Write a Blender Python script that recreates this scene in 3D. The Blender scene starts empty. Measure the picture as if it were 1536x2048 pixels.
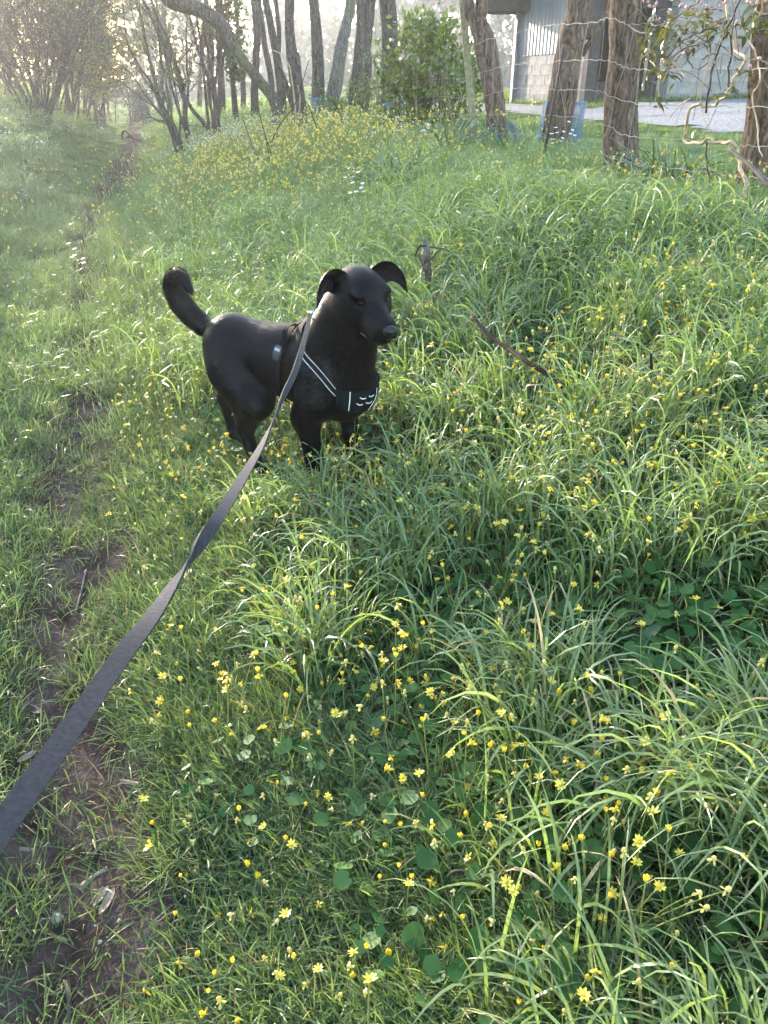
import bpy, bmesh, math, random
import numpy as np
from mathutils import Vector, Matrix, Euler

S = bpy.context.scene
COL = S.collection
RNG = np.random.default_rng(7)
random.seed(7)
rad = math.radians

# ------------------------------------------------------------------ camera
F_PX = 1538.0                     # focal length for a 1536 x 2048 frame
PITCH = math.atan((1024 - 170) / F_PX)
CAM = np.array([0.0, 0.0, 1.5])
cam = bpy.data.cameras.new('camera')
cam_ob = bpy.data.objects.new('camera', cam)
COL.objects.link(cam_ob)
cam_ob.location = CAM
cam_ob.rotation_euler = (math.pi / 2 - PITCH, 0, 0)
cam.sensor_fit = 'HORIZONTAL'
cam.sensor_width = 36.0
cam.lens = 36.0 * F_PX / 1536.0
cam.clip_start = 0.05
cam.clip_end = 2000.0
S.camera = cam_ob

# ------------------------------------------------------------------ sky, sun, exposure
SUN_AZ = -31.0                    # degrees from +Y, negative = to the left
SUN_EL = 10.5
W = bpy.data.worlds.new('World')
S.world = W
W.use_nodes = True
nt = W.node_tree
bg = nt.nodes['Background']
sky = nt.nodes.new('ShaderNodeTexSky')
sky.sky_type = 'NISHITA'
sky.sun_disc = False
sky.sun_elevation = rad(SUN_EL)
sky.sun_rotation = rad(SUN_AZ)
sky.air_density = 1.0
sky.dust_density = 0.8
sky.ozone_density = 1.0
nt.links.new(sky.outputs[0], bg.inputs[0])
bg.inputs[1].default_value = 0.15
sd = np.array([math.sin(rad(SUN_AZ)) * math.cos(rad(SUN_EL)), math.cos(rad(SUN_AZ)) * math.cos(rad(SUN_EL)), math.sin(rad(SUN_EL))])
sun = bpy.data.lights.new('sun', 'SUN')
sun.energy = 2.3
sun.angle = rad(0.6)
sun.color = (1.0, 0.89, 0.76)
sun_ob = bpy.data.objects.new('sun', sun)
COL.objects.link(sun_ob)
sun_ob.rotation_euler = Vector(tuple(sd)).to_track_quat('Z', 'Y').to_euler()
sun_ob.location = (-20, 20, 15)
S.view_settings.view_transform = 'Standard'
S.view_settings.look = 'None'
S.view_settings.gamma = 1.0
S.view_settings.use_curve_mapping = False
S.view_settings.exposure = 3.22
try:
    S.cycles.max_bounces = 8
    S.cycles.diffuse_bounces = 3
    S.cycles.transmission_bounces = 4
    S.cycles.volume_bounces = 0
    S.cycles.transparent_max_bounces = 8
    S.cycles.sample_clamp_indirect = 6.0
    S.cycles.use_denoising = True
    S.cycles.use_adaptive_sampling = True
    S.cycles.adaptive_threshold = 0.03
except Exception:
    pass

# ------------------------------------------------------------------ maths helpers
_D = np.array([0, math.cos(PITCH), -math.sin(PITCH)])
_U = np.array([0, math.sin(PITCH), math.cos(PITCH)])
_R = np.array([1.0, 0, 0])

def ray(px, py):
    d = _D * F_PX + _R * (px - 768) + _U * (1024 - py)
    return d / np.linalg.norm(d)

def at_y(px, py, Y):
    """world point seen at a photo pixel, at forward distance Y"""
    d = ray(px, py)
    return CAM + d * (Y / d[1])

def sm(t):
    t = np.clip(t, 0, 1)
    return t * t * (3 - 2 * t)

_perm = np.random.default_rng(3).random(65536)

def _h2(i, j, s=0):
    return _perm[((i * 73856093) ^ (j * 19349663) ^ (s * 83492791)) & 65535]

def vnoise(x, y, s=0):
    x = np.asarray(x, float); y = np.asarray(y, float)
    i = np.floor(x).astype(np.int64); j = np.floor(y).astype(np.int64)
    fx = x - i; fy = y - j
    fx = fx * fx * (3 - 2 * fx); fy = fy * fy * (3 - 2 * fy)
    a = _h2(i, j, s); b = _h2(i + 1, j, s); c = _h2(i, j + 1, s); d = _h2(i + 1, j + 1, s)
    return a + (b - a) * fx + (c - a) * fy + (a - b - c + d) * fx * fy

def fbm(x, y, s=0, o=4):
    t = 0; a = 0.5
    for k in range(o):
        t = t + a * vnoise(x * 2 ** k, y * 2 ** k, s + k)
        a *= 0.5
    return t

# ------------------------------------------------------------------ terrain: a sunken lane
_py = np.array([-12, 0, 1, 2, 3.3, 5.5, 8.3, 11.2, 16, 20.7, 29.4, 46, 80, 200.])
_px = np.array([3.9, -.28, -.63, -.97, -1.45, -2.2, -3.08, -3.95, -5.03, -6.15, -8.6, -13.4, -23, -57.])
_yd = np.linspace(-12, 200, 2121)
_xd = np.interp(_yd, _py, _px)
_k = np.hanning(31); _k /= _k.sum()
_xd = np.convolve(np.pad(_xd, 15, mode='edge'), _k, mode='valid')
_xd[:16] = np.interp(_yd[:16], _py, _px); _xd[-16:] = np.interp(_yd[-16:], _py, _px)

def lane_v(x, y):
    """distance to the right of the path centre line"""
    return (np.asarray(x, float) - np.interp(y, _yd, _xd)) * 0.95

def lane_x(v, y):
    return np.interp(y, _yd, _xd) + np.asarray(v, float) / 0.95

_rv = np.array([0, .3, .9, 1.6, 2.4, 3.2, 3.9, 4.5, 5.5, 7, 8, 9, 12, 400.])
_rz = np.array([0, .03, .19, .42, .66, .84, .89, .87, .86, .92, 1.03, 1.2, 1.3, 1.3])
_lv = np.array([0, .4, .8, 1.3, 1.9, 2.6, 3.2, 4.2, 8, 400.])
_lz = np.array([0, .02, .10, .40, .88, 1.27, 1.40, 1.42, 1.35, 1.35])
_vd = np.linspace(0, 60, 2401)
_kk = np.hanning(33); _kk /= _kk.sum()
_rzs = np.convolve(np.pad(np.interp(_vd, _rv, _rz), 16, mode='edge'), _kk, mode='valid')
_lzs = np.convolve(np.pad(np.interp(_vd, _lv, _lz), 16, mode='edge'), _kk, mode='valid')

def ground_z(x, y):
    x = np.asarray(x, float); y = np.asarray(y, float)
    v = lane_v(x, y)
    zr = np.interp(np.abs(v), _vd, _rzs)
    zl = np.interp(np.abs(v), _vd, _lzs)
    fade = 1 - 0.75 * sm((y - 30) / 22)
    fr = 1 - (1 - fade) * sm((12 - v) / 6)
    z = np.where(v > 0, zr * fr, zl * fade)
    r = np.hypot(x, y)
    bump = (fbm(x * 1.1, y * 1.1, 5, 3) - .44) * 0.16 * sm((np.abs(v) - .15) / .8) * sm((70 - r) / 40)
    fine = (vnoise(x * 7, y * 7, 9) - .5) * 0.025 * sm((9 - r) / 6)
    dip = -0.035 * np.exp(-(v / .16) ** 2) * sm((25 - y) / 10)
    yard = sm((v - 5.5) / 1.5)
    return z + bump * (1 - .8 * yard) + fine * (1 - yard) + dip

def hit(px, py, tmax=150.0):
    """ground point that the photo shows at a pixel (ray marched on the terrain)"""
    d = ray(px, py)
    t = np.arange(0.4, tmax, 0.02)
    P = CAM[None] + d[None] * t[:, None]
    below = P[:, 2] < ground_z(P[:, 0], P[:, 1])
    k = int(np.argmax(below)) if below.any() else len(t) - 1
    return P[k]

def on_ground(x, y, dz=0.0):
    return np.array([x, y, float(ground_z(x, y)) + dz])

# ------------------------------------------------------------------ labels that point to one thing
def photo_px(p):
    q = np.asarray(p, float) - CAM
    w = q @ _D
    return 768 + F_PX * q[0] / w, 1024 - F_PX * (q @ _U) / w

MARKS = [("the dog's front paws", 650, 930), ("the dog's hind paws", 500, 920), ('the twist in the leash', 375, 1130), ('the upper leash', 470, 985), ('the dark fallen stick', 1030, 700), ('the short reddish twig', 1305, 740),
         ('the blotched dock leaf', 1390, 1080), ('the toothed weed', 1455, 1170), ('the broken stub', 855, 540), ("the dog's nose", 775, 665), ('the dry curling blade', 895, 1770), ('the upright oval leaf', 740, 1500),
         ('the dark oval leaf', 1275, 1320), ('the half-hidden oval leaf', 1010, 1370), ('the pale broken stick', 190, 1755), ('the bottom right corner', 1536, 2048), ('the middle of the bottom edge', 768, 2048),
         ('the fallen catkin', 163, 1305), ('the slender path twig', 164, 1180), ('the bottom brown twig', 135, 2000), ('the right edge at lower third', 1536, 1560), ('the centre of the picture', 768, 1024), ('the lowest stretch of leash', 80, 1540),
         ('the right edge above the weed', 1536, 850), ("the dog's tail", 345, 590), ('the left edge at half height', 0, 1024), ('the right edge at upper third', 1536, 560), ('the lower middle of the bank', 1100, 1700), ('the lens side of the leash', 330, 1420), ('the open bank below the stick', 1130, 920), ('the patch right of the paws', 880, 1180), ('the lower left corner', 0, 2048), ('the grass left of the tail', 150, 700)]
ORD = ['nearest to', 'second nearest to', 'third nearest to', 'fourth nearest to', 'fifth nearest to', 'sixth nearest to', 'seventh nearest to', 'eighth nearest to', 'ninth nearest to', 'tenth nearest to', 'eleventh nearest to', 'twelfth nearest to', 'thirteenth nearest to', 'fourteenth nearest to', 'fifteenth nearest to', 'sixteenth nearest to', 'seventeenth nearest to', 'eighteenth nearest to', 'nineteenth nearest to', 'twentieth nearest to'] + ['twenty-' + q + ' nearest to' for q in ('first', 'second', 'third', 'fourth', 'fifth', 'sixth', 'seventh', 'eighth', 'ninth')] + ['thirtieth nearest to']

def single_out(items):
    """items: (object, opening phrase, world point). Labels count outward from the closest landmark."""
    by = {}
    for o, ph, p in items:
        u, v = photo_px(p)
        m = min(MARKS, key=lambda k: math.hypot(k[1] - u, k[2] - v))
        by.setdefault((ph, m[0]), []).append((math.hypot(m[1] - u, m[2] - v), o))
    for (ph, m), L in by.items():
        L.sort(key=lambda t: t[0])
        for k, (_, o) in enumerate(L):
            o['label'] = f'{ph}, {ORD[min(k, len(ORD) - 1)]} {m}'

# ------------------------------------------------------------------ object helpers
def mesh_np(name, V, faces, mat=None, smooth=True):
    """faces: int array (n,3)/(n,4), or a list of such arrays"""
    V = np.asarray(V, np.float32).reshape(-1, 3)
    if not isinstance(faces, (list, tuple)):
        faces = [faces]
    faces = [np.asarray(f, np.int32) for f in faces if len(f)]
    me = bpy.data.meshes.new(name)
    loops = np.concatenate([f.ravel() for f in faces])
    tot = np.concatenate([np.full(len(f), f.shape[1], np.int32) for f in faces])
    start = np.concatenate([[0], np.cumsum(tot)[:-1]]).astype(np.int32)
    me.vertices.add(len(V)); me.vertices.foreach_set('co', V.ravel())
    me.loops.add(len(loops)); me.loops.foreach_set('vertex_index', loops)
    me.polygons.add(len(tot))
    me.polygons.foreach_set('loop_start', start)
    me.polygons.foreach_set('loop_total', tot)
    me.update(calc_edges=True)
    me.validate()
    me.polygons.foreach_set('use_smooth', np.full(len(me.polygons), bool(smooth)))
    if mat is not None:
        me.materials.append(mat)
    return me

def link(name, me, parent=None, loc=None, rot=None, scale=None):
    o = bpy.data.objects.new(name, me)
    COL.objects.link(o)
    if parent is not None:
        o.parent = parent
    if loc is not None:
        o.location = tuple(loc)
    if rot is not None:
        o.rotation_euler = tuple(rot)
    if scale is not None:
        o.scale = (scale,) * 3 if np.isscalar(scale) else tuple(scale)
    return o

def tag(o, label=None, cat=None, group=None, kind=None):
    if label: o['label'] = label
    if cat: o['category'] = cat
    if group: o['group'] = group
    if kind: o['kind'] = kind
    return o

def thing(name, label, cat, loc=(0, 0, 0), group=None):
    o = bpy.data.objects.new(name, None)
    COL.objects.link(o)
    o.empty_display_size = 0.1
    o.location = tuple(loc)
    return tag(o, label, cat, group)

class MB:
    """collects geometry for ONE mesh object"""
    def __init__(s):
        s.V = []; s.F = {3: [], 4: []}; s.n = 0
    def add(s, V, F):
        V = np.asarray(V, float).reshape(-1, 3)
        F = np.asarray(F, int)
        if len(F):
            s.F[F.shape[1]].append(F + s.n)
        s.V.append(V); s.n += len(V)
        return s
    def tube(s, pts, radii, sides=8, cap=True, disp=None):
        V, Q, T = tube_geo(pts, radii, sides, cap, disp)
        n = s.n
        s.add(V, Q)
        if len(T):
            s.F[3].append(T + n)
        return s
    def box(s, c, half, R=None):
        c = np.asarray(c, float); h = np.asarray(half, float)
        K = np.array([[-1, -1, -1], [1, -1, -1], [1, 1, -1], [-1, 1, -1], [-1, -1, 1], [1, -1, 1], [1, 1, 1], [-1, 1, 1]], float) * h
        if R is not None:
            K = K @ np.asarray(R, float).T
        return s.add(K + c, [[0, 3, 2, 1], [4, 5, 6, 7], [0, 1, 5, 4], [1, 2, 6, 5], [2, 3, 7, 6], [3, 0, 4, 7]])
    def mesh(s, name, mat, smooth=True):
        V = np.concatenate(s.V) if s.V else np.zeros((0, 3))
        fs = [np.concatenate(s.F[k]) for k in (4, 3) if s.F[k]]
        return mesh_np(name, V, fs, mat, smooth)
    def build(s, name, mat, parent=None, origin=None, smooth=True):
        if origin is not None:
            s.V = [v - np.asarray(origin, float) for v in s.V]
        return link(name, s.mesh(name, mat, smooth), parent, None)

def frames(pts):
    pts = np.asarray(pts, float)
    T = np.gradient(pts, axis=0)
    T /= np.linalg.norm(T, axis=1, keepdims=True) + 1e-12
    ref = np.array([0.31, 0.95, 0.07]) if abs(T[0] @ np.array([.31, .95, .07])) < .85 else np.array([1., 0, 0])
    N = np.zeros_like(pts)
    n = ref - T[0] * (ref @ T[0]); n /= np.linalg.norm(n)
    for i in range(len(pts)):
        n = n - T[i] * (n @ T[i]); n /= np.linalg.norm(n) + 1e-12
        N[i] = n
    return T, N, np.cross(T, N)

def tube_geo(pts, radii, sides=8, cap=True, disp=None):
    pts = np.asarray(pts, float); m = len(pts)
    radii = np.broadcast_to(np.asarray(radii, float), (m,))
    T, N, B = frames(pts)
    a = np.linspace(0, 2 * math.pi, sides, endpoint=False)
    rr = radii[:, None] * np.ones((1, sides))
    if disp is not None:
        L = np.concatenate([[0], np.cumsum(np.linalg.norm(np.diff(pts, axis=0), axis=1))])
        rr = rr * (1 + disp(np.broadcast_to(a, rr.shape), np.broadcast_to(L[:, None], rr.shape), rr))
    V = pts[:, None] + rr[..., None] * (np.cos(a)[None, :, None] * N[:, None] + np.sin(a)[None, :, None] * B[:, None])
    V = V.reshape(-1, 3)
    i = np.arange(m - 1)[:, None] * sides; j = np.arange(sides)[None]
    j2 = (j + 1) % sides
    Q = np.stack([i + j, i + j2, i + sides + j2, i + sides + j], -1).reshape(-1, 4)
    Tn = np.zeros((0, 3), int)
    if cap:
        k = len(V)
        V = np.concatenate([V, pts[:1], pts[-1:]])
        jj = np.arange(sides); jn = (jj + 1) % sides
        Tn = np.concatenate([np.stack([np.full(sides, k), jn, jj], -1),
                             np.stack([np.full(sides, k + 1), (m - 1) * sides + jj, (m - 1) * sides + jn], -1)])
    return V, Q, Tn

def smooth_path(pts, n):
    """Catmull-Rom through points, n samples (works for any column count)"""
    P = np.asarray(pts, float)
    P = np.concatenate([2 * P[:1] - P[1:2], P, 2 * P[-1:] - P[-2:-1]])
    m = len(P) - 3
    t = np.linspace(0, m - 1e-6, n)
    i = t.astype(int); u = (t - i)[:, None]
    a, b, c, d = P[i], P[i + 1], P[i + 2], P[i + 3]
    return 0.5 * (2 * b + (c - a) * u + (2 * a - 5 * b + 4 * c - d) * u ** 2 + (3 * b - a - 3 * c + d) * u ** 3)

# ------------------------------------------------------------------ materials
def newmat(name):
    m = bpy.data.materials.new(name)
    m.use_nodes = True
    return m, m.node_tree.nodes, m.node_tree.links, m.node_tree.nodes['Principled BSDF']

def ramp(N, stops, interp='LINEAR'):
    r = N.new('ShaderNodeValToRGB')
    r.color_ramp.interpolation = interp
    e = r.color_ramp.elements
    while len(e) < len(stops):
        e.new(0.5)
    for k, (p, c) in enumerate(stops):
        e[k].position = p
        e[k].color = (*c, 1)
    return r

def noise_mat(name, stops, scale=8.0, detail=5.0, rough=0.8, bump=0.0, bscale=None, coord='Object', stretch=None, spec=0.5, bdist=0.01, metallic=0.0):
    """base colour from a noise ramp, fine relief from a second noise"""
    m, N, L, P = newmat(name)
    tc = N.new('ShaderNodeTexCoord')
    src = tc.outputs[coord]
    if stretch:
        mp = N.new('ShaderNodeMapping')
        mp.inputs['Scale'].default_value = stretch
        L.new(src, mp.inputs[0]); src = mp.outputs[0]
    n = N.new('ShaderNodeTexNoise')
    n.inputs['Scale'].default_value = scale
    n.inputs['Detail'].default_value = detail
    n.inputs['Roughness'].default_value = 0.62
    L.new(src, n.inputs['Vector'])
    r = ramp(N, stops)
    L.new(n.outputs['Fac'], r.inputs[0])
    L.new(r.outputs[0], P.inputs['Base Color'])
    P.inputs['Roughness'].default_value = rough
    P.inputs['Specular IOR Level'].default_value = spec
    P.inputs['Metallic'].default_value = metallic
    if bump:
        n2 = N.new('ShaderNodeTexNoise')
        n2.inputs['Scale'].default_value = bscale or scale * 4
        n2.inputs['Detail'].default_value = 4
        L.new(src, n2.inputs['Vector'])
        b = N.new('ShaderNodeBump')
        b.inputs['Strength'].default_value = bump
        b.inputs['Distance'].default_value = bdist
        L.new(n2.outputs['Fac'], b.inputs['Height'])
        L.new(b.outputs[0], P.inputs['Normal'])
    return m

def leaf_mat(name, stops, rough=0.45, transl=0.35, spec=0.5, tcol=None, use_obj=True, tint=(1, 1, 1)):
    """thin plant tissue: colour from a per-blade attribute, light passes through"""
    m, N, L, P = newmat(name)
    at = N.new('ShaderNodeAttribute'); at.attribute_name = 'shade'
    oi = N.new('ShaderNodeObjectInfo')
    ad = N.new('ShaderNodeMath'); ad.operation = 'MULTIPLY_ADD'
    ad.inputs[1].default_value = 0.62
    ml = N.new('ShaderNodeMath'); ml.operation = 'MULTIPLY'; ml.inputs[1].default_value = 0.38
    L.new(oi.outputs['Random'], ml.inputs[0])
    L.new(at.outputs['Fac'], ad.inputs[0]); L.new(ml.outputs[0], ad.inputs[2])
    r = ramp(N, stops)
    L.new(ad.outputs[0], r.inputs[0])
    L.new(r.outputs[0], P.inputs['Base Color'])
    P.inputs['Roughness'].default_value = rough
    P.inputs['Specular IOR Level'].default_value = spec
    tr = N.new('ShaderNodeBsdfTranslucent')
    hs = N.new('ShaderNodeMixRGB'); hs.blend_type = 'MULTIPLY'; hs.inputs[0].default_value = 1
    hs.inputs[2].default_value = (*(tcol or (1.5, 1.45, 0.6)), 1)
    L.new(r.outputs[0], hs.inputs[1]); L.new(hs.outputs[0], tr.inputs[0])
    mx = N.new('ShaderNodeMixShader'); mx.inputs[0].default_value = transl
    L.new(P.outputs[0], mx.inputs[1]); L.new(tr.outputs[0], mx.inputs[2])
    L.new(mx.outputs[0], N['Material Output'].inputs[0])
    return m

def plain(name, col, rough=0.6, spec=0.5, metallic=0.0):
    m, N, L, P = newmat(name)
    n = N.new('ShaderNodeTexNoise'); n.inputs['Scale'].default_value = 60
    tc = N.new('ShaderNodeTexCoord'); L.new(tc.outputs['Object'], n.inputs['Vector'])
    r = ramp(N, [(0.3, tuple(c * 0.8 for c in col)), (0.7, tuple(min(1, c * 1.15) for c in col))])
    L.new(n.outputs['Fac'], r.inputs[0]); L.new(r.outputs[0], P.inputs['Base Color'])
    P.inputs['Roughness'].default_value = rough
    P.inputs['Specular IOR Level'].default_value = spec
    P.inputs['Metallic'].default_value = metallic
    return m

def bark_mat(name, dark, light, scale=1.0, moss=None):
    """deep furrowed bark: stretched cells for the plates, noise for the grain"""
    m, N, L, P = newmat(name)
    tc = N.new('ShaderNodeTexCoord')
    nd = N.new('ShaderNodeTexNoise'); nd.inputs['Scale'].default_value = 5 * scale; nd.inputs['Detail'].default_value = 3
    L.new(tc.outputs['Object'], nd.inputs['Vector'])
    va = N.new('ShaderNodeVectorMath'); va.operation = 'MULTIPLY_ADD'
    va.inputs[1].default_value = (.16, .16, .3)
    L.new(nd.outputs['Color'], va.inputs[0]); L.new(tc.outputs['Object'], va.inputs[2])
    mp = N.new('ShaderNodeMapping'); mp.inputs['Scale'].default_value = (30 * scale, 30 * scale, 3.0 * scale)
    L.new(va.outputs[0], mp.inputs[0])
    vo = N.new('ShaderNodeTexVoronoi'); vo.feature = 'DISTANCE_TO_EDGE'; vo.inputs['Scale'].default_value = 1.0
    L.new(mp.outputs[0], vo.inputs['Vector'])
    n = N.new('ShaderNodeTexNoise'); n.inputs['Scale'].default_value = 1.3; n.inputs['Detail'].default_value = 8; n.inputs['Roughness'].default_value = .72
    L.new(mp.outputs[0], n.inputs['Vector'])
    h = N.new('ShaderNodeMath'); h.operation = 'MULTIPLY_ADD'; h.inputs[1].default_value = .55
    L.new(vo.outputs['Distance'], h.inputs[0]); L.new(n.outputs['Fac'], h.inputs[2])
    r = ramp(N, [(0.40, dark), (0.62, tuple((a * .45 + b * .55) for a, b in zip(dark, light))), (0.86, light)])
    L.new(h.outputs[0], r.inputs[0])
    col = r.outputs[0]
    n3 = N.new('ShaderNodeTexNoise'); n3.inputs['Scale'].default_value = 3.0; n3.inputs['Detail'].default_value = 5
    L.new(tc.outputs['Object'], n3.inputs['Vector'])
    if moss:
        r3 = ramp(N, [(0.52, (0, 0, 0)), (0.68, (1, 1, 1))])
        L.new(n3.outputs['Fac'], r3.inputs[0])
        mx = N.new('ShaderNodeMixRGB'); mx.inputs[2].default_value = (*moss, 1)
        L.new(r3.outputs[0], mx.inputs[0]); L.new(col, mx.inputs[1]); col = mx.outputs[0]
    L.new(col, P.inputs['Base Color'])
    P.inputs['Roughness'].default_value = 0.9
    P.inputs['Specular IOR Level'].default_value = 0.25
    b = N.new('ShaderNodeBump'); b.inputs['Strength'].default_value = 1.0; b.inputs['Distance'].default_value = 0.022
    L.new(h.outputs[0], b.inputs['Height']); L.new(b.outputs[0], P.inputs['Normal'])
    return m

M = {}
M['bark_warm'] = bark_mat('bark_warm', (0.034, 0.021, 0.015), (0.25, 0.175, 0.128), 1.0)
M['bark_grey'] = bark_mat('bark_grey', (0.024, 0.018, 0.015), (0.15, 0.12, 0.10), 1.0)
M['bark_pale'] = bark_mat('bark_pale', (0.05, 0.045, 0.04), (0.25, 0.23, 0.21), 1.0, moss=(0.14, 0.14, 0.08))
M['bark_mossy'] = bark_mat('bark_mossy', (0.025, 0.02, 0.015), (0.16, 0.13, 0.10), 1.0, moss=(0.09, 0.12, 0.03))
M['twig'] = noise_mat('twig', [(0.3, (0.04, 0.03, 0.026)), (0.7, (0.12, 0.092, 0.075))], 14, rough=0.85)
M['twig_red'] = noise_mat('twig_red', [(0.3, (0.045, 0.027, 0.022)), (0.7, (0.13, 0.085, 0.068))], 14, rough=0.85)
M['twig_dark'] = noise_mat('twig_dark', [(0.3, (0.025, 0.016, 0.014)), (0.7, (0.07, 0.038, 0.03))], 30, rough=0.85, spec=0.1)
M['vine_stem'] = noise_mat('vine_stem', [(0.3, (0.20, 0.14, 0.08)), (0.7, (0.45, 0.34, 0.2))], 40, rough=0.75)
M['bud_leaf'] = leaf_mat('bud_leaf', [(0.1, (0.10, 0.115, 0.03)), (0.9, (0.19, 0.185, 0.045))], transl=0.4)
M['ivy_leaf'] = leaf_mat('ivy_leaf', [(0.1, (0.05, 0.085, 0.02)), (0.6, (0.11, 0.155, 0.03)), (0.95, (0.23, 0.26, 0.05))], rough=0.35, transl=0.35)
M['ivy_dark'] = leaf_mat('ivy_dark', [(0.1, (0.03, 0.05, 0.018)), (0.9, (0.07, 0.09, 0.03))], rough=0.4, transl=0.25)
M['grass_long'] = leaf_mat('grass_long', [(0.05, (0.090, 0.138, 0.058)), (0.4, (0.160, 0.220, 0.092)), (0.75, (0.255, 0.31, 0.138)), (0.97, (0.37, 0.40, 0.21))], rough=0.42, transl=0.40, spec=0.65, tcol=(1.35, 1.45, 0.5))
M['grass_short'] = leaf_mat('grass_short', [(0.05, (0.09, 0.137, 0.055)), (0.5, (0.142, 0.195, 0.076)), (0.9, (0.21, 0.247, 0.105)), (0.99, (0.31, 0.28, 0.15))], rough=0.5, transl=0.38, spec=0.4, tcol=(1.3, 1.35, 0.55))
M['grass_dry'] = leaf_mat('grass_dry', [(0.1, (0.25, 0.19, 0.10)), (0.9, (0.45, 0.36, 0.20))], rough=0.6, transl=0.3, tcol=(1.2, 1.1, .7))
M['celandine_leaf'] = leaf_mat('celandine_leaf', [(0.05, (0.025, 0.075, 0.018)), (0.5, (0.04, 0.105, 0.025)), (0.95, (0.08, 0.15, 0.04))], rough=0.6, transl=0.15, spec=0.2)
M['petal'] = leaf_mat('petal', [(0.1, (0.72, 0.53, 0.035)), (0.9, (0.82, 0.68, 0.11))], rough=0.35, transl=0.35, tcol=(1.1, 1.0, .5))
M['petal_pale'] = leaf_mat('petal_pale', [(0.1, (0.62, 0.52, 0.12)), (0.9, (0.78, 0.70, 0.30))], rough=0.45, transl=0.35, tcol=(1.1, 1.0, .6))
M['petal_white'] = leaf_mat('petal_white', [(0.1, (0.78, 0.76, 0.66)), (0.9, (0.86, 0.85, 0.76))], rough=0.5, transl=0.3, tcol=(1, 1, 1))
M['flower_stem'] = leaf_mat('flower_stem', [(0.1, (0.14, 0.18, 0.045)), (0.9, (0.30, 0.31, 0.09))], rough=0.45, transl=0.25)

# ================================================================== SETTING
def spaced(segs):
    out = []
    for a, b, st in segs:
        n = max(2, int(round((b - a) / st)))
        out.append(np.linspace(a, b, n, endpoint=False))
    return np.concatenate(out + [[segs[-1][1]]])

def build_ground():
    ys = spaced([(-10, -1, .5), (-1, 6, .08), (6, 14, .16), (14, 30, .3), (30, 60, 1.0), (60, 190, 5)])
    vs = spaced([(-140, -40, 8), (-40, -10, 1.0), (-10, -4, .25), (-4, 5, .09), (5, 14, .25), (14, 40, 1.2), (40, 160, 8)])
    Yg, Vg = np.meshgrid(ys, vs, indexing='ij')
    X = lane_x(Vg, Yg)
    Z = ground_z(X, Yg)
    P = np.stack([X, Yg, Z], -1).reshape(-1, 3)
    m, n = Yg.shape
    i = np.arange(m - 1)[:, None] * n; j = np.arange(n - 1)[None]
    Q = np.stack([i + j, i + j + 1, i + n + j + 1, i + n + j], -1).reshape(-1, 4)
    # soil, N, L: bare earth along the foot-worn line
    mat, N, L, Pn = newmat('ground_soil_and_turf')
    at = N.new('ShaderNodeAttribute'); at.attribute_name = 'bare'
    tc = N.new('ShaderNodeTexCoord')
    n1 = N.new('ShaderNodeTexNoise'); n1.inputs['Scale'].default_value = 9; n1.inputs['Detail'].default_value = 8; n1.inputs['Roughness'].default_value = .65
    n2 = N.new('ShaderNodeTexNoise'); n2.inputs['Scale'].default_value = 2.2; n2.inputs['Detail'].default_value = 8
    n3 = N.new('ShaderNodeTexNoise'); n3.inputs['Scale'].default_value = 60; n3.inputs['Detail'].default_value = 4
    for q in (n1, n2, n3):
        L.new(tc.outputs['Object'], q.inputs['Vector'])
    soil = ramp(N, [(0.3, (0.032, 0.021, 0.018)), (0.5, (0.07, 0.048, 0.041)), (0.7, (0.125, 0.092, 0.08))])
    L.new(n1.outputs['Fac'], soil.inputs[0])
    turf = ramp(N, [(0.3, (0.045, 0.06, 0.02)), (0.5, (0.085, 0.115, 0.035)), (0.7, (0.13, 0.165, 0.05))])
    L.new(n2.outputs['Fac'], turf.inputs[0])
    mx = N.new('ShaderNodeMixRGB')
    L.new(at.outputs['Fac'], mx.inputs[0]); L.new(turf.outputs[0], mx.inputs[1]); L.new(soil.outputs[0], mx.inputs[2])
    L.new(mx.outputs[0], Pn.inputs['Base Color'])
    Pn.inputs['Roughness'].default_value = 0.95
    Pn.inputs['Specular IOR Level'].default_value = 0.0
    b = N.new('ShaderNodeBump'); b.inputs['Strength'].default_value = 0.8; b.inputs['Distance'].default_value = 0.02
    ad = N.new('ShaderNodeMath'); ad.operation = 'ADD'
    L.new(n1.outputs['Fac'], ad.inputs[0]); L.new(n3.outputs['Fac'], ad.inputs[1])
    L.new(ad.outputs[0], b.inputs['Height']); L.new(b.outputs[0], Pn.inputs['Normal'])
    me = mesh_np('ground', P, Q, mat)
    v = Vg.ravel(); y = Yg.ravel(); x = X.ravel()
    bare = np.clip(bare_mask(x, y) * 1.2, 0, 1)
    # under the near grass the earth itself shows
    near = sm((7 - np.hypot(x, y)) / 4) * 0.75
    bare = np.maximum(bare, near)
    a = me.attributes.new('bare', 'FLOAT', 'POINT'); a.data.foreach_set('value', bare.astype(np.float32))
    o = link('ground', me)
    tag(o, 'grassy sunken lane with a worn earth footpath', None, kind='structure')
    return o

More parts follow.
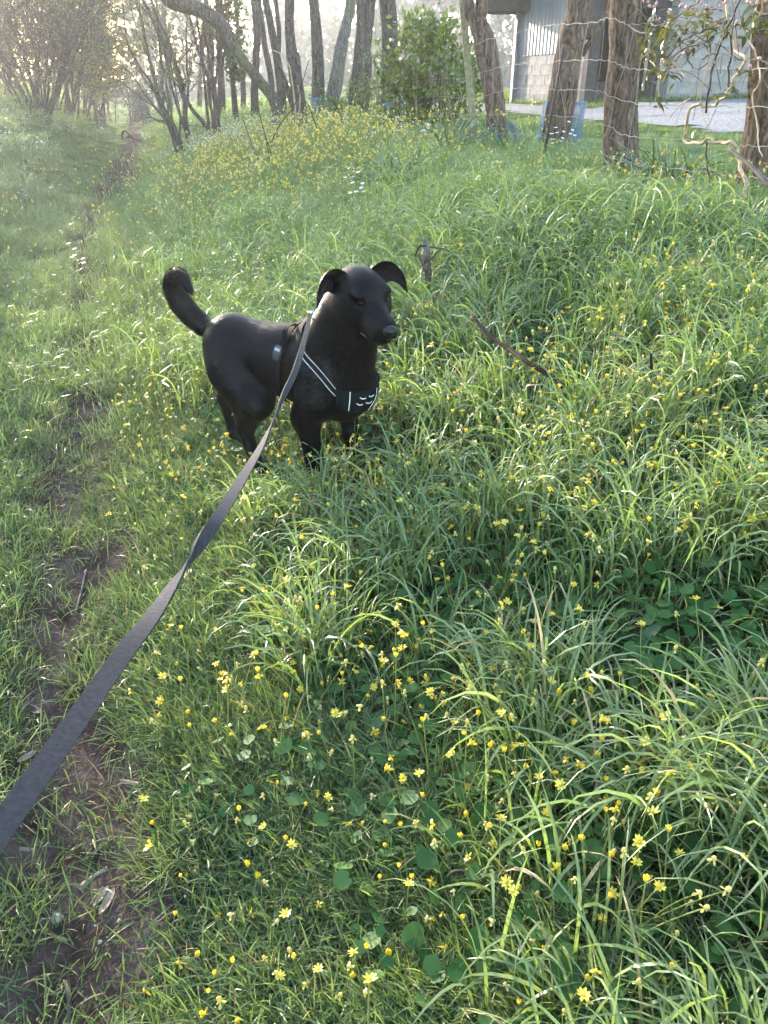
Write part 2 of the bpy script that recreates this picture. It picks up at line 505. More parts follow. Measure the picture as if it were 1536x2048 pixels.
def bare_mask(x, y):
    """1 where feet have worn the lane bare"""
    v = lane_v(x, y)
    wob = (fbm(x * 1.3 + 4, y * 1.3, 21, 3) - .45) * .5
    w = 0.12 + 0.12 * vnoise(x * .2, y * .9, 31) + 0.34 * sm((1.7 - y) / 1.0) + .14 * sm((y - 8) / 5)
    core = 1 - sm((np.abs(v - wob * .35 - .06 * sm((1.6 - y) / .8)) - w * .55) / (w * .7))
    patch = sm((fbm(x * 3.5, y * 3.5, 41, 3) - .31) / .16)
    c = core * np.maximum(patch, .55 + .4 * sm((y - 6) / 4))
    side = (1 - sm((np.abs(v - .95) - .12) / .15)) * sm((fbm(x * 2, y * .8, 51, 2) - .42) / .1) * sm((y - 12) / 2) * sm((24 - y) / 4)
    for bx, by, br in ((-.66, 1.10, .21), (-.60, .94, .22), (-.70, 1.34, .17), (-.45, .96, .15), (-.58, .80, .15), (-.76, 1.55, .12)):
        d = np.hypot(x - bx, y - by) + (vnoise(x * 14, y * 14, 77) - .5) * .12
        c = np.maximum(c, 1 - sm((d - br * .6) / (br * .5)))
    return np.clip(c + .8 * side, 0, 1)

build_ground()

def build_gravel():
    vs = np.arange(7.2, 22, .16); ys = np.arange(3.5, 30, .16)
    Yg, Vg = np.meshgrid(ys, vs, indexing='ij')
    X = lane_x(Vg, Yg); Z = ground_z(X, Yg) + .012
    P = np.stack([X, Yg, Z], -1).reshape(-1, 3)
    m, n = Yg.shape
    vc = Vg[:-1, :-1] + (vnoise(X[:-1, :-1] * 2.5, Yg[:-1, :-1] * 2.5, 61) - .5) * .35
    yc = Yg[:-1, :-1] + (vnoise(X[:-1, :-1] * 2.5, Yg[:-1, :-1] * 2.5, 62) - .5) * .35
    keep = (vc > 7.6) & ((vc < 8.45) | (yc < 15.9))
    i = np.arange(m - 1)[:, None] * n; j = np.arange(n - 1)[None]
    Q = np.stack([i + j, i + j + 1, i + n + j + 1, i + n + j], -1)[keep]
    used = np.unique(Q); mp = np.zeros(len(P), int); mp[used] = np.arange(len(used))
    mat = noise_mat('grey_gravel', [(0.3, (0.13, 0.125, 0.13)), (0.5, (0.24, 0.23, 0.235)), (0.7, (0.40, 0.39, 0.39))], 26, 8, 0.95, 1.0, 60, spec=0.2, bdist=.03)
    o = link('gravel_track', mesh_np('gravel_track', P[used], mp[Q], mat))
    tag(o, 'grey gravel yard in front of the barn', None, kind='structure')
build_gravel()

# ------------------------------------------------------------------ air
def build_haze():
    mb = MB(); mb.box((-5, 90, 12), (190, 130, 15.2))
    m, N, L, P = newmat('morning_mist')
    N.remove(P)
    pv = N.new('ShaderNodeVolumePrincipled')
    pv.inputs['Color'].default_value = (0.93, 0.94, 1.0, 1)
    pv.inputs['Density'].default_value = 0.0016
    pv.inputs['Anisotropy'].default_value = 0.6
    L.new(pv.outputs[0], N['Material Output'].inputs['Volume'])
    o = mb.build('haze', m, smooth=False)
    tag(o, 'thin pale morning mist over the lane', None, kind='stuff')
build_haze()

# ------------------------------------------------------------------ grass blades and tufts
def ribbon(base, az, length, width, lean, curl, seg, twist=0.0, fold=0.0, droop=1.0):
    """one blade: rises at 'lean' from vertical and bends over by 'curl' radians"""
    t = np.linspace(0, 1, seg + 1)
    ang = lean + curl * t ** droop
    dl = length / seg
    h = np.concatenate([[0], np.cumsum(np.sin((ang[:-1] + ang[1:]) / 2) * dl)])
    z = np.concatenate([[0], np.cumsum(np.cos((ang[:-1] + ang[1:]) / 2) * dl)])
    d = np.array([math.cos(az), math.sin(az), 0]); s = np.array([-math.sin(az), math.cos(az), 0])
    c = np.asarray(base) + h[:, None] * d + z[:, None] * np.array([0, 0, 1.])
    w = width * np.minimum(1, (t + .12) * 4) * np.clip((1 - t) * 2.6, 0, 1) ** .6
    w[-1] = 0
    tw = twist * t
    nrm = np.stack([np.cos(ang), np.zeros_like(ang), -np.sin(ang)], -1)
    nrm = nrm[:, :1] * d + nrm[:, 2:] * np.array([0, 0, 1.])
    sv = np.cos(tw)[:, None] * s + np.sin(tw)[:, None] * nrm
    Lf = c - sv * w[:, None] / 2; Rt = c + sv * w[:, None] / 2
    V = np.concatenate([Lf[:-1], Rt[:-1], c[-1:]])
    k = np.arange(seg - 1)
    Q = np.stack([k, seg + k, seg + k + 1, k + 1], -1)
    T = np.array([[seg - 1, 2 * seg - 1, 2 * seg]])
    return V, Q, T

def heart_leaf(r, cup=0.25, rng=None):
    """kidney-shaped leaf lying in XY, stalk notch at origin"""
    n = 11
    a = np.linspace(-math.pi + .32, math.pi - .32, n)
    rr = r * (0.82 + 0.18 * np.cos(a)) * (1 + .05 * np.cos(5 * a))
    notch = np.clip((np.abs(a) - 2.3) / .6, 0, 1)
    rr = rr * (1 - .12 * notch)
    if rng is not None:
        rr = rr * (1 + rng.normal(0, .035, n))
    P = np.stack([rr * np.cos(a) + r * .35, rr * np.sin(a), 0 * a], -1)
    mid = P * .55
    mid[:, 0] += r * .02
    rad2 = np.hypot(P[:, 0], P[:, 1]) / r
    P[:, 2] = cup * r * (.35 * np.abs(P[:, 1]) / r + .3 * (rad2 - .7) * np.cos(3 * a)) 
    mid[:, 2] = cup * r * .15 * np.abs(mid[:, 1]) / r + .02 * r
    V = np.concatenate([[[0, 0, 0]], mid, P])
    k = np.arange(n - 1)
    T = np.stack([np.zeros(n - 1, int), 1 + k, 2 + k], -1)
    Q = np.stack([1 + k, 1 + n + k, 2 + n + k, 2 + k], -1)
    return V, Q, T

def scatter(name, variants, pos, rz, tilt, scl, idx, label, kind='stuff'):
    """geometry-node instances of plain meshes, all owned by ONE stuff object"""
    me = bpy.data.meshes.new(name)
    n = len(pos)
    me.vertices.add(n)
    me.vertices.foreach_set('co', np.asarray(pos, np.float32).ravel())
    a = me.attributes.new('rot', 'FLOAT_VECTOR', 'POINT')
    a.data.foreach_set('vector', np.stack([tilt[:, 0], tilt[:, 1], rz], -1).astype(np.float32).ravel())
    a = me.attributes.new('scl', 'FLOAT', 'POINT'); a.data.foreach_set('value', np.asarray(scl, np.float32))
    a = me.attributes.new('idx', 'INT', 'POINT'); a.data.foreach_set('value', np.asarray(idx, np.int32))
    o = link(name, me)
    g = bpy.data.node_groups.new(name + '_nodes', 'GeometryNodeTree')
    g.interface.new_socket('Geometry', in_out='INPUT', socket_type='NodeSocketGeometry')
    g.interface.new_socket('Geometry', in_out='OUTPUT', socket_type='NodeSocketGeometry')
    N, L = g.nodes, g.links
    gi = N.new('NodeGroupInput'); go = N.new('NodeGroupOutput')
    j = N.new('GeometryNodeJoinGeometry')
    for vm in reversed(variants):
        vo = bpy.data.objects.new(vm.name, vm)
        oi = N.new('GeometryNodeObjectInfo'); oi.inputs['Object'].default_value = vo
        gt = N.new('GeometryNodeGeometryToInstance')
        L.new(oi.outputs['Geometry'], gt.inputs[0]); L.new(gt.outputs[0], j.inputs[0])
    ip = N.new('GeometryNodeInstanceOnPoints')
    L.new(gi.outputs[0], ip.inputs['Points']); L.new(j.outputs[0], ip.inputs['Instance'])
    ip.inputs['Pick Instance'].default_value = True
    def attr(nm, dt):
        q = N.new('GeometryNodeInputNamedAttribute'); q.data_type = dt
        q.inputs['Name'].default_value = nm
        return [s for s in q.outputs if s.enabled and s.name == 'Attribute'][0]
    L.new(attr('idx', 'INT'), ip.inputs['Instance Index'])
    er = N.new('FunctionNodeEulerToRotation')
    L.new(attr('rot', 'FLOAT_VECTOR'), er.inputs[0]); L.new(er.outputs[0], ip.inputs['Rotation'])
    L.new(attr('scl', 'FLOAT'), ip.inputs['Scale'])
    L.new(ip.outputs[0], go.inputs[0])
    md = o.modifiers.new('scatter', 'NODES'); md.node_group = g
    tag(o, label, None, kind=kind)
    return o

def sector(n, r0, r1, a0, a1, power, rng):
    """random ground points round the camera's standing place; density falls as r^-power"""
    u = rng.uniform(size=n)
    e = 2 - power
    r = (r0 ** e + u * (r1 ** e - r0 ** e)) ** (1 / e) if abs(e) > 1e-6 else r0 * (r1 / r0) ** u
    a = np.radians(rng.uniform(a0, a1, n))
    return r * np.sin(a), r * np.cos(a)

def plant(name, variants, x, y, rng, scl, label, tilt=.12, sink=0.0, smap=None):
    z = ground_z(x, y) - sink
    n = len(x)
    s = rng.uniform(*scl, n)
    if smap is not None:
        s = s * smap
    return scatter(name, variants, np.stack([x, y, z], -1), rng.uniform(0, 6.28, n), rng.normal(0, tilt, (n, 2)), s, rng.integers(0, len(variants), n), label)

def patch_mesh(name, parts, rng, R):
    """a wider sod: several kinds of blades in one mesh, for ground farther off"""
    mats, Vs, Qs, Ts, sh, mq, mt = [], [], [], [], [], [], []
    k = 0
    for mat, n, L, Wd, lean, curl, seg in parts:
        mats.append(mat); mi = len(mats) - 1
        cl = rng.normal(0, R * .55, (max(3, n // 9), 2))
        for i in range(n):
            c = cl[rng.integers(len(cl))] + rng.normal(0, .05, 2)
            V, Q, T = ribbon((c[0], c[1], -.02), rng.uniform(0, 6.28), rng.uniform(*L), rng.uniform(*Wd), abs(rng.normal(*lean)), rng.uniform(*curl), seg, rng.normal(0, .8), 0, rng.uniform(1.2, 3.0) if seg > 4 else rng.uniform(1, 1.8))
            Vs.append(V); Qs.append(Q + k); Ts.append(T + k); k += len(V)
            sh.append(np.full(len(V), rng.uniform())); mq.append(np.full(len(Q), mi)); mt.append(np.full(len(T), mi))
    me = mesh_np(name, np.concatenate(Vs), [np.concatenate(Qs), np.concatenate(Ts)], None)
    for mm in mats:
        me.materials.append(mm)
    me.polygons.foreach_set('material_index', np.concatenate(mq + mt).astype(np.int32))
    a = me.attributes.new('shade', 'FLOAT', 'POINT'); a.data.foreach_set('value', np.concatenate(sh).astype(np.float32))
    return me

def blades(name, mats, x, y, rng, L, Wd, lean, curl, seg, label, wind=0.0, dry=.03, smap=None, spread=.05, per=1, droop=(1.0, 1.8), slope_lean=.25):
    """every blade its own strip, all in ONE mesh; vectorised. x, y are tuft centres, 'per' blades each"""
    x = np.repeat(x, per) + 0; y = np.repeat(y, per) + 0
    n = len(x)
    a0 = rng.uniform(0, 2 * math.pi, n); rr = spread * np.sqrt(rng.uniform(size=n))
    az = np.where(rng.uniform(size=n) < .65, a0 + rng.normal(0, .7, n), rng.uniform(0, 6.28, n))
    x = x + rr * np.cos(a0); y = y + rr * np.sin(a0)
    tuft_sh = np.repeat(rng.uniform(size=n // per), per)
    l = rng.uniform(*L, n); w = rng.uniform(*Wd, n)
    if smap is not None:
        l = l * np.repeat(smap, per)
    le = np.abs(rng.normal(lean[0], lean[1], n)); cu = rng.uniform(*curl, n); dr = rng.uniform(*droop, n); tw = rng.normal(0, .9, n)
    z = ground_z(x, y) - .012
    t = np.linspace(0, 1, seg + 1)
    ang = le[:, None] + cu[:, None] * t[None] ** dr[:, None]
    am = (ang[:, :-1] + ang[:, 1:]) / 2
    dl = (l / seg)[:, None]
    h = np.concatenate([np.zeros((n, 1)), np.cumsum(np.sin(am) * dl, 1)], 1)
    v = np.concatenate([np.zeros((n, 1)), np.cumsum(np.cos(am) * dl, 1)], 1)
    # a sideways bow so that no two blades share a plane
    bow = rng.normal(0, .12, n)[:, None] * l[:, None] * t[None] ** 2
    ca, sa = np.cos(az)[:, None], np.sin(az)[:, None]
    cx = x[:, None] + h * ca - bow * sa; cy = y[:, None] + h * sa + bow * ca; cz = z[:, None] + v
    cx = cx - slope_lean * .3 * (l[:, None] * t[None] ** 1.5) * np.where(lane_v(x, y) > .3, .5, 0)[:, None]
    wt = w[:, None] * (np.minimum(1, (t + .12) * 4) * np.clip((1 - t) * 2.6, 0, 1) ** .6)[None]
    tq = tw[:, None] * t[None]
    sx = np.cos(tq) * -sa + np.sin(tq) * np.cos(ang) * ca
    sy = np.cos(tq) * ca + np.sin(tq) * np.cos(ang) * sa
    sz = -np.sin(tq) * np.sin(ang)
    Cc = np.stack([cx, cy, cz], -1); Ss = np.stack([sx, sy, sz], -1) * (wt / 2)[..., None]
    Lf = (Cc - Ss)[:, :-1]; Rt = (Cc + Ss)[:, :-1]; tip = Cc[:, -1:]
    V = np.concatenate([Lf, Rt, tip], 1)                    # n, 2*seg+1, 3
    m = 2 * seg + 1
    base = (np.arange(n) * m)[:, None, None]
    k = np.arange(seg - 1)
    Q = (base + np.stack([k, seg + k, seg + k + 1, k + 1], -1)[None]).reshape(-1, 4)
    T = (base + np.array([[[seg - 1, 2 * seg - 1, 2 * seg]]])).reshape(-1, 3)
    me = mesh_np(name, V.reshape(-1, 3), [Q, T], None)
    for mm in mats:
        me.materials.append(mm)
    if len(mats) > 1:
        isdry = (rng.uniform(size=n) < dry).astype(np.int32)
        me.polygons.foreach_set('material_index', np.concatenate([np.repeat(isdry, seg - 1), isdry]).astype(np.int32))
    shade = np.clip(.55 * rng.uniform(size=n) + .45 * tuft_sh, 0, 1)
    a = me.attributes.new('shade', 'FLOAT', 'POINT'); a.data.foreach_set('value', np.repeat(shade, m).astype(np.float32))
    o = link(name, me)
    tag(o, label, None, kind='stuff')
    return o

def tall(x, y):
    """1 where the long grass of the right bank stands, 0 on the trodden lane"""
    v = lane_v(x, y)
    edge = .55 + .4 * (vnoise(x * .9, y * .9, 71) - .5) + .15 * sm((1.5 - y) / 1.0) + .25 * sm((y - 4.5) / 3)
    return sm((v - edge) / .45) * (1 - sm((v - 4.6) / .4))

def clump(x, y, f, s):
    return fbm(x * f, y * f, s, 3) * 1.14

NEAR_R = 3.9

def build_grass():
    rng = np.random.default_rng(11)
    q = 1.0
    GL, GS, GD = M['grass_long'], M['grass_short'], M['grass_dry']
    dogx, dogy = -.30, 2.72
    def near(n, p, a0=-46, a1=58, r1=NEAR_R + .5):
        x, y = sector(int(n * q), .32, r1, a0, a1, p, rng)
        r = np.hypot(x, y)
        k = rng.uniform(size=len(x)) > sm((r - NEAR_R + .3) / .8)
        return x[k], y[k]
    # ---- within reach: every blade modelled
    x, y = near(6400, .85)
    xe, ye = sector(int(300 * q), .5, 1.8, -10, 56, 1.0, rng); x = np.concatenate([x, xe]); y = np.concatenate([y, ye])
    t = tall(x, y); c = clump(x, y, 3.0, 81)
    lows = np.exp(-((x - .05) / .40) ** 2 - ((y - .85) / .35) ** 2)
    dl = np.exp(-((x - dogx) / .45) ** 2 - ((y - dogy) / .35) ** 2)
    k = rng.uniform(size=len(x)) < t * np.clip((c - .42) * 4.0, .05, .95) * (1 - .3 * lows) * (1 - .6 * dl)
    x, y, c, dl = x[k], y[k], c[k], dl[k]
    blades('long_grass', [GL, GD], x, y, rng, (.17, .41), (.0034, .0072), (.16, .15), (1.3, 3.3), 8, 'long arching green grass over the right-hand bank', smap=(.66 + .5 * c) * (1 - .55 * dl), spread=.055, per=13, dry=.03, droop=(1.7, 3.6))
    x, y = near(9600, 1.05)
    xe, ye = sector(int(2600 * q), .4, 1.9, -40, 56, 1.0, rng); x = np.concatenate([x, xe]); y = np.concatenate([y, ye])
    v = lane_v(x, y); t = tall(x, y); bare = bare_mask(x, y); c = clump(x, y, 3.0, 91)
    pr = np.where(v > 4.7, 0, .11 * t + .9 * (1 - t) * np.clip((c - .28) * 4, .12, 1) * sm((np.abs(v) - .08) / .3)) * (1 - bare)
    k = rng.uniform(size=len(x)) < pr
    x, y, c, t = x[k], y[k], c[k], t[k]
    blades('meadow_grass', [GL, GD], x, y, rng, (.09, .21), (.0023, .0043), (.3, .24), (.4, 2.0), 4, 'mid-height green grass blades along the lane', smap=(.5 + .5 * c) * (.72 + .35 * t), per=18, spread=.06)
    x, y = near(10500, 1.05)
    xe, ye = sector(int(2600 * q), .4, 1.6, -44, 50, 1.0, rng); x = np.concatenate([x, xe]); y = np.concatenate([y, ye])
    v = lane_v(x, y); t = tall(x, y); bare = bare_mask(x, y)
    k = (rng.uniform(size=len(x)) < (1 - .8 * t) * (1 - .93 * bare))
    x, y = x[k], y[k]
    blades('short_turf', [GS, GD], x, y, rng, (.04, .12), (.002, .0038), (.55, .32), (.2, 1.2), 3, 'short fine turf beside the worn footpath', smap=.6 + .7 * clump(x, y, 2.5, 101), per=23, spread=.075, dry=.06)
    # ---- farther off: sods
    longp = [patch_mesh('long_sod', [(GL, 110, (.16, .38), (.0035, .0068), (.18, .15), (1.3, 3.2), 7), (GL, 130, (.10, .22), (.003, .0050), (.3, .2), (.4, 1.6), 3), (GD, 5, (.15, .3), (.003, .006), (.4, .3), (.5, 2), 4)], rng, .24) for _ in range(8)]
    medp = [patch_mesh('verge_sod', [(GS, 230, (.05, .14), (.0025, .0045), (.5, .3), (.2, 1.3), 3), (GL, 60, (.10, .22), (.003, .005), (.35, .2), (.4, 1.6), 3), (GD, 10, (.06, .16), (.002, .004), (.5, .3), (.3, 1.5), 3)], rng, .24) for _ in range(8)]
    farl = [patch_mesh('far_sod', [(GL, 170, (.14, .34), (.007, .013), (.3, .22), (.6, 2.0), 3)], rng, .42) for _ in range(5)]
    fart = [patch_mesh('far_turf_sod', [(GS, 220, (.05, .15), (.005, .010), (.5, .3), (.2, 1.2), 2)], rng, .42) for _ in range(5)]
    def far(n, r0, r1, p, a0=-50, a1=56, soft=.8):
        x, y = sector(int(n * q), r0, r1, a0, a1, p, rng)
        r = np.hypot(x, y)
        k = rng.uniform(size=len(x)) < sm((r - r0) / soft)
        return x[k], y[k]
    x, y = far(6400, NEAR_R - .4, 12, .9)
    k = (rng.uniform(size=len(x)) < tall(x, y) * np.clip((clump(x, y, 1.6, 81) - .18) * 3, .25, 1))
    x, y = x[k], y[k]
    plant('bank_grass', longp, x, y, rng, (.8, 1.25), 'rough long grass on the middle of the right-hand bank', tilt=.1, smap=(.72 + .55 * clump(x, y, 1.3, 83)) * (1 - .3 * sm((lane_v(x, y) - 2.9) / .6)))
    x, y = far(6800, NEAR_R - .4, 13, .9)
    v = lane_v(x, y)
    k = (rng.uniform(size=len(x)) < (1 - .92 * tall(x, y)) * (1 - .95 * bare_mask(x, y))) & (v < 7.5) & (np.abs(v) > .15)
    x, y = x[k], y[k]
    plant('verge_grass', medp, x, y, rng, (.6, 1.15), 'soft verge grass either side of the footpath', tilt=.1, smap=np.where(lane_v(x, y) > 4.6, .45, .6 + .6 * clump(x, y, 1.2, 85)))
    x, y = far(7000, 11, 60, 1.2, -44, 42, 2)
    v = lane_v(x, y); t = tall(x, y)
    k = (rng.uniform(size=len(x)) < np.where(v > 0, t, .5 * sm((-v - 1) / 1.2))) & (v < 4.8)
    plant('far_bank_grass', farl, x[k], y[k], rng, (.55, 1.1), 'rough grass on the far parts of both banks', tilt=.12)
    x, y = far(11000, 11, 80, 1.2, -48, 46, 2)
    v = lane_v(x, y)
    grav = (v > 7.5) & ((v < 8.5) | (y < 16))
    k = (rng.uniform(size=len(x)) < (1 - .85 * bare_mask(x, y))) & ~grav & (v < 16) & ((np.abs(v) > .34) | (y > 34))
    plant('far_turf', fart, x[k], y[k], rng, (.5, 1.0), 'low turf of the far lane and the lawn by the barn', tilt=.1)

build_grass()

# ================================================================== DOG
import openvdb as vdb

DOG_YAW = rad(-33)

def rot_m(yaw=0, pitch=0, roll=0):
    """columns = forward, left, up; pitch > 0 lifts the nose"""
    return np.array(Euler((roll, -pitch, yaw), 'XYZ').to_matrix())

class SDF:
    def __init__(s, lo, hi, h):
        s.lo = np.array(lo, float); s.h = h
        s.n = np.ceil((np.array(hi) - s.lo) / h).astype(int) + 1
        s.d = np.full(tuple(s.n), 0.1, np.float32)
    def _box(s, lo, hi):
        a = np.clip(np.floor((lo - s.lo) / s.h).astype(int), 0, s.n); b = np.clip(np.ceil((hi - s.lo) / s.h).astype(int) + 1, 0, s.n)
        g = [s.lo[k] + s.h * np.arange(a[k], b[k]) for k in range(3)]
        return tuple(slice(a[k], b[k]) for k in range(3)), np.stack(np.meshgrid(*g, indexing='ij'), -1)
    def _mix(s, sl, q, k, sub):
        d = s.d[sl]
        if sub:
            h = np.clip(.5 - .5 * (q + d) / k, 0, 1); s.d[sl] = d + (-q - d) * h + k * h * (1 - h)
        else:
            h = np.clip(.5 + .5 * (d - q) / k, 0, 1); s.d[sl] = d + (q - d) * h - k * h * (1 - h)
    def cone(s, a, b, r1, r2, k=.03, sub=False):
        a = np.array(a, float); b = np.array(b, float); m = max(r1, r2) + k + .05
        sl, P = s._box(np.minimum(a, b) - m, np.maximum(a, b) + m)
        ab = b - a
        t = np.clip(((P - a) @ ab) / (ab @ ab), 0, 1)
        q = np.linalg.norm(P - a - t[..., None] * ab, axis=-1) - (r1 + (r2 - r1) * t)
        s._mix(sl, q.astype(np.float32), k, sub)
    def ell(s, c, r, k=.03, R=None, sub=False):
        c = np.array(c, float); r = np.array(r, float); m = r.max() + k + .05
        sl, P = s._box(c - m, c + m)
        p = P - c
        if R is not None:
            p = p @ R
        k0 = np.linalg.norm(p / r, axis=-1); k1 = np.linalg.norm(p / r ** 2, axis=-1) + 1e-9
        s._mix(sl, (k0 * (k0 - 1) / k1).astype(np.float32), k, sub)
    def sample(s, P):
        g = (np.asarray(P) - s.lo) / s.h
        i = np.clip(np.floor(g).astype(int), 0, s.n - 2); f = np.clip(g - i, 0, 1)
        out = 0
        for dx in (0, 1):
            for dy in (0, 1):
                for dz in (0, 1):
                    w = (f[..., 0] if dx else 1 - f[..., 0]) * (f[..., 1] if dy else 1 - f[..., 1]) * (f[..., 2] if dz else 1 - f[..., 2])
                    out = out + w * s.d[i[..., 0] + dx, i[..., 1] + dy, i[..., 2] + dz]
        return out
    def grad(s, P):
        e = s.h * 1.2
        g = np.stack([s.sample(P + np.eye(3)[k] * e) - s.sample(P - np.eye(3)[k] * e) for k in range(3)], -1)
        return g / (np.linalg.norm(g, axis=-1, keepdims=True) + 1e-9)
    def snap(s, P, off=0.0, it=12):
        P = np.array(P, float)
        for _ in range(it):
            P = P - s.grad(P) * np.clip(s.sample(P) - off, -.03, .03)[..., None] * .8
        return P
    def mesh(s):
        g = vdb.FloatGrid(0.1); g.copyFromArray(s.d)
        V, Q = g.convertToQuads(isovalue=0.0)
        return V * s.h + s.lo, Q.astype(int)

# joint positions in the dog's own frame: X forward, Y to its left, Z up, ground at 0
HS = 1.15
HEAD_P = np.array([.197, -.048, .742])
HEAD_R = rot_m(rad(-30), rad(-12), rad(3))
def hp(x, y, z):
    return HEAD_P + HEAD_R @ (np.array([x, y, z]) * HS)

TAIL = smooth_path([[-.47, 0, .49, .045], [-.56, .005, .505, .044], [-.635, .01, .535, .047], [-.690, .01, .575, .048], [-.712, .01, .625, .047], [-.702, .005, .668, .040], [-.660, 0, .678, .027], [-.618, 0, .632, .008]], 22)

def build_dog():
    s = SDF((-.82, -.27, -.06), (.46, .27, .93), .0050)
    # trunk
    s.ell((-.08, 0, .43), (.22, .108, .134), .04, rot_m(0, rad(-4)))
    s.cone((-.02, 0, .478), (-.40, 0, .478), .102, .088, .05)
    s.ell((.075, 0, .405), (.118, .102, .14), .05)
    s.ell((-.43, 0, .468), (.108, .088, .100), .05)
    s.cone((-.03, 0, .50), (-.05, 0, .545), .07, .05, .05)
    s.ell((-.25, 0, .425), (.16, .08, .08), .05, rot_m(0, rad(-12)))
    # neck
    s.cone((.02, -.005, .485), (.135, -.035, .665), .112, .090, .05)
    s.cone((.10, -.005, .42), (.19, -.045, .64), .088, .068, .05)
    # fore legs, hind legs
    for sy, fx, hx, hz in ((-1, .0, .15, 0), (1, .045, -.07, 0)):
        y = .088 * sy
        dz = .045 if sy > 0 else 0            # the left paws stand higher up the bank
        s.cone((.055, .075 * sy, .45), (.035, .088 * sy, .36), .072, .066, .04)
        s.cone((.035, .088 * sy, .37), (-.015 + fx, y + .008 * sy, .285), .064, .049, .035)
        s.cone((-.012 + fx, y + .006 * sy, .30), (.008 + fx, y, .13 + dz), .046, .031, .03)
        s.cone((.008 + fx, y, .14 + dz), (.012 + fx, y, .045 + dz), .030, .030, .02)
        s.cone((.012 + fx, y, .03 + dz), (.06 + fx, y, .022 + dz), .031, .026, .02)
        for q in (-.017, 0, .017):
            s.cone((.05 + fx, y + q, .022 + dz), (.083 + fx, y + q * 1.15, .014 + dz), .016, .012, .008)
        y = .075 * sy if sy < 0 else .055
        dz = .03 if sy > 0 else 0
        s.ell((-.43 + hx * .25, .056 * sy, .415), (.104, .058, .125), .06, rot_m(0, rad(12)))
        s.cone((-.43 + hx * .3, y * .95, .39), (-.37 + hx * .8, y + .008 * sy, .29), .078, .052, .05)
        s.cone((-.375 + hx * .8, y + .008 * sy, .29), (-.472 + hx, y, .175 + dz), .058, .029, .045)
        s.cone((-.45 + hx * .6, y, .34), (-.474 + hx, y, .20 + dz), .06, .026, .045)
        s.cone((-.482 + hx, y, .175 + dz), (-.45 + hx, y, .045 + dz), .0275, .0255, .02)
        s.cone((-.487 + hx, y, .185 + dz), (-.478 + hx, y, .165 + dz), .024, .024, .02)
        s.cone((-.447 + hx, y, .03 + dz), (-.40 + hx, y, .022 + dz), .028, .025, .02)
        for q in (-.016, 0, .016):
            s.cone((-.41 + hx, y + q, .022 + dz), (-.378 + hx, y + q * 1.15, .014 + dz), .015, .012, .008)
    # tail
    for a, b in zip(TAIL[:-1], TAIL[1:]):
        s.cone(a[:3], b[:3], a[3] * .70, b[3] * .70, .02)
    # head
    Rh = HEAD_R
    def he(c, r, k, sub=False):
        s.ell(hp(*c), np.array(r) * HS, k, Rh, sub)
    def hc(a, b, r1, r2, k, sub=False):
        s.cone(hp(*a), hp(*b), r1 * HS, r2 * HS, k, sub)
    he((-.005, 0, 0), (.088, .074, .068), .03)
    he((.04, 0, .012), (.055, .057, .048), .03)
    for sy in (-1, 1):
        he((.012, .047 * sy, -.032), (.058, .034, .045), .03)
        he((.066, .038 * sy, .0315), (.022, .020, .0115), .012)
        he((.125, .017 * sy, -.053), (.046, .018, .025), .015)
    hc((.05, 0, -.025), (.150, 0, -.036), .046, .031, .03)
    hc((.08, 0, -.010), (.165, 0, -.024), .026, .021, .02)
    hc((.02, 0, -.065), (.130, 0, -.072), .036, .018, .02)
    hc((-.04, 0, -.03), (.0, 0, -.05), .062, .05, .04)
    for sy in (-1, 1):
        he((.087, .043 * sy, .0125), (.013, .0115, .0105), .008, True)
        hc((.078, .052 * sy, -.060), (.15, .034 * sy, -.066), .010, .007, .005, True)
        hc((.15, .034 * sy, -.066), (.184, 0, -.058), .007, .005, .005, True)
    V, Q = s.mesh()
    # light smoothing by relaxing to the field
    V = s.snap(V, 0.0, 2)
    mb = MB(); mb.add(V, Q)
    # folded ears, thin and curved, rooted in the skull
    EAR_TAN = []
    for sy in (-1, 1):
        n1 = 16
        U = smooth_path([[-.012, .026, .058], [-.010, .070, .086], [-.002, .112, .078], [.014, .142, .042], [.026, .154, -.012]], n1)
        Lo = smooth_path([[-.026, .058, -.022], [-.016, .084, .004], [-.004, .104, .020], [.012, .126, .014], [.026, .152, -.015]], n1)
        w = np.linspace(0, 1, 11)
        tt_ = np.linspace(0, 1, n1)
        G = U[:, None] * (1 - w)[None, :, None] + Lo[:, None] * w[None, :, None]
        G[..., 0] -= .030 * np.sin(math.pi * w)[None] * (1 - tt_ ** 2)[:, None]
        G = (G - [-.015, .045, .03]) * .88 + [-.015, .043, .026]
        G = G * np.array([1, sy, 1]) * HS
        du = np.gradient(G, axis=0); dw = np.gradient(G, axis=1)
        nn = np.cross(du, dw); nn /= np.linalg.norm(nn, axis=-1, keepdims=True) + 1e-9
        th = (.0045 * (1 - .55 * tt_))[:, None, None] * (1 - .8 * (2 * w - 1) ** 6)[None, :, None]
        Rg = np.concatenate([G + nn * th, (G - nn * th)[:, ::-1]], 1)
        m_, n_ = Rg.shape[:2]
        Vw = (Rg.reshape(-1, 3) @ HEAD_R.T) + HEAD_P
        i = np.arange(m_ - 1)[:, None] * n_; j = np.arange(n_)[None]
        Qe = np.stack([i + j, i + (j + 1) % n_, i + n_ + (j + 1) % n_, i + n_ + j], -1).reshape(-1, 4)
        Qe = np.concatenate([Qe, [[(m_ - 1) * n_ + k, (m_ - 1) * n_ + k + 1, (m_ - 1) * n_ + n_ - 2 - k, (m_ - 1) * n_ + n_ - 1 - k] for k in range(n_ // 2 - 1)]])
        # outward winding
        mb.add(Vw, Qe[:, ::-1] if sy < 0 else Qe)
        EAR_TAN.append(Vw)
    coat, N, L, P = newmat('black_coat')
    tc = N.new('ShaderNodeTexCoord')
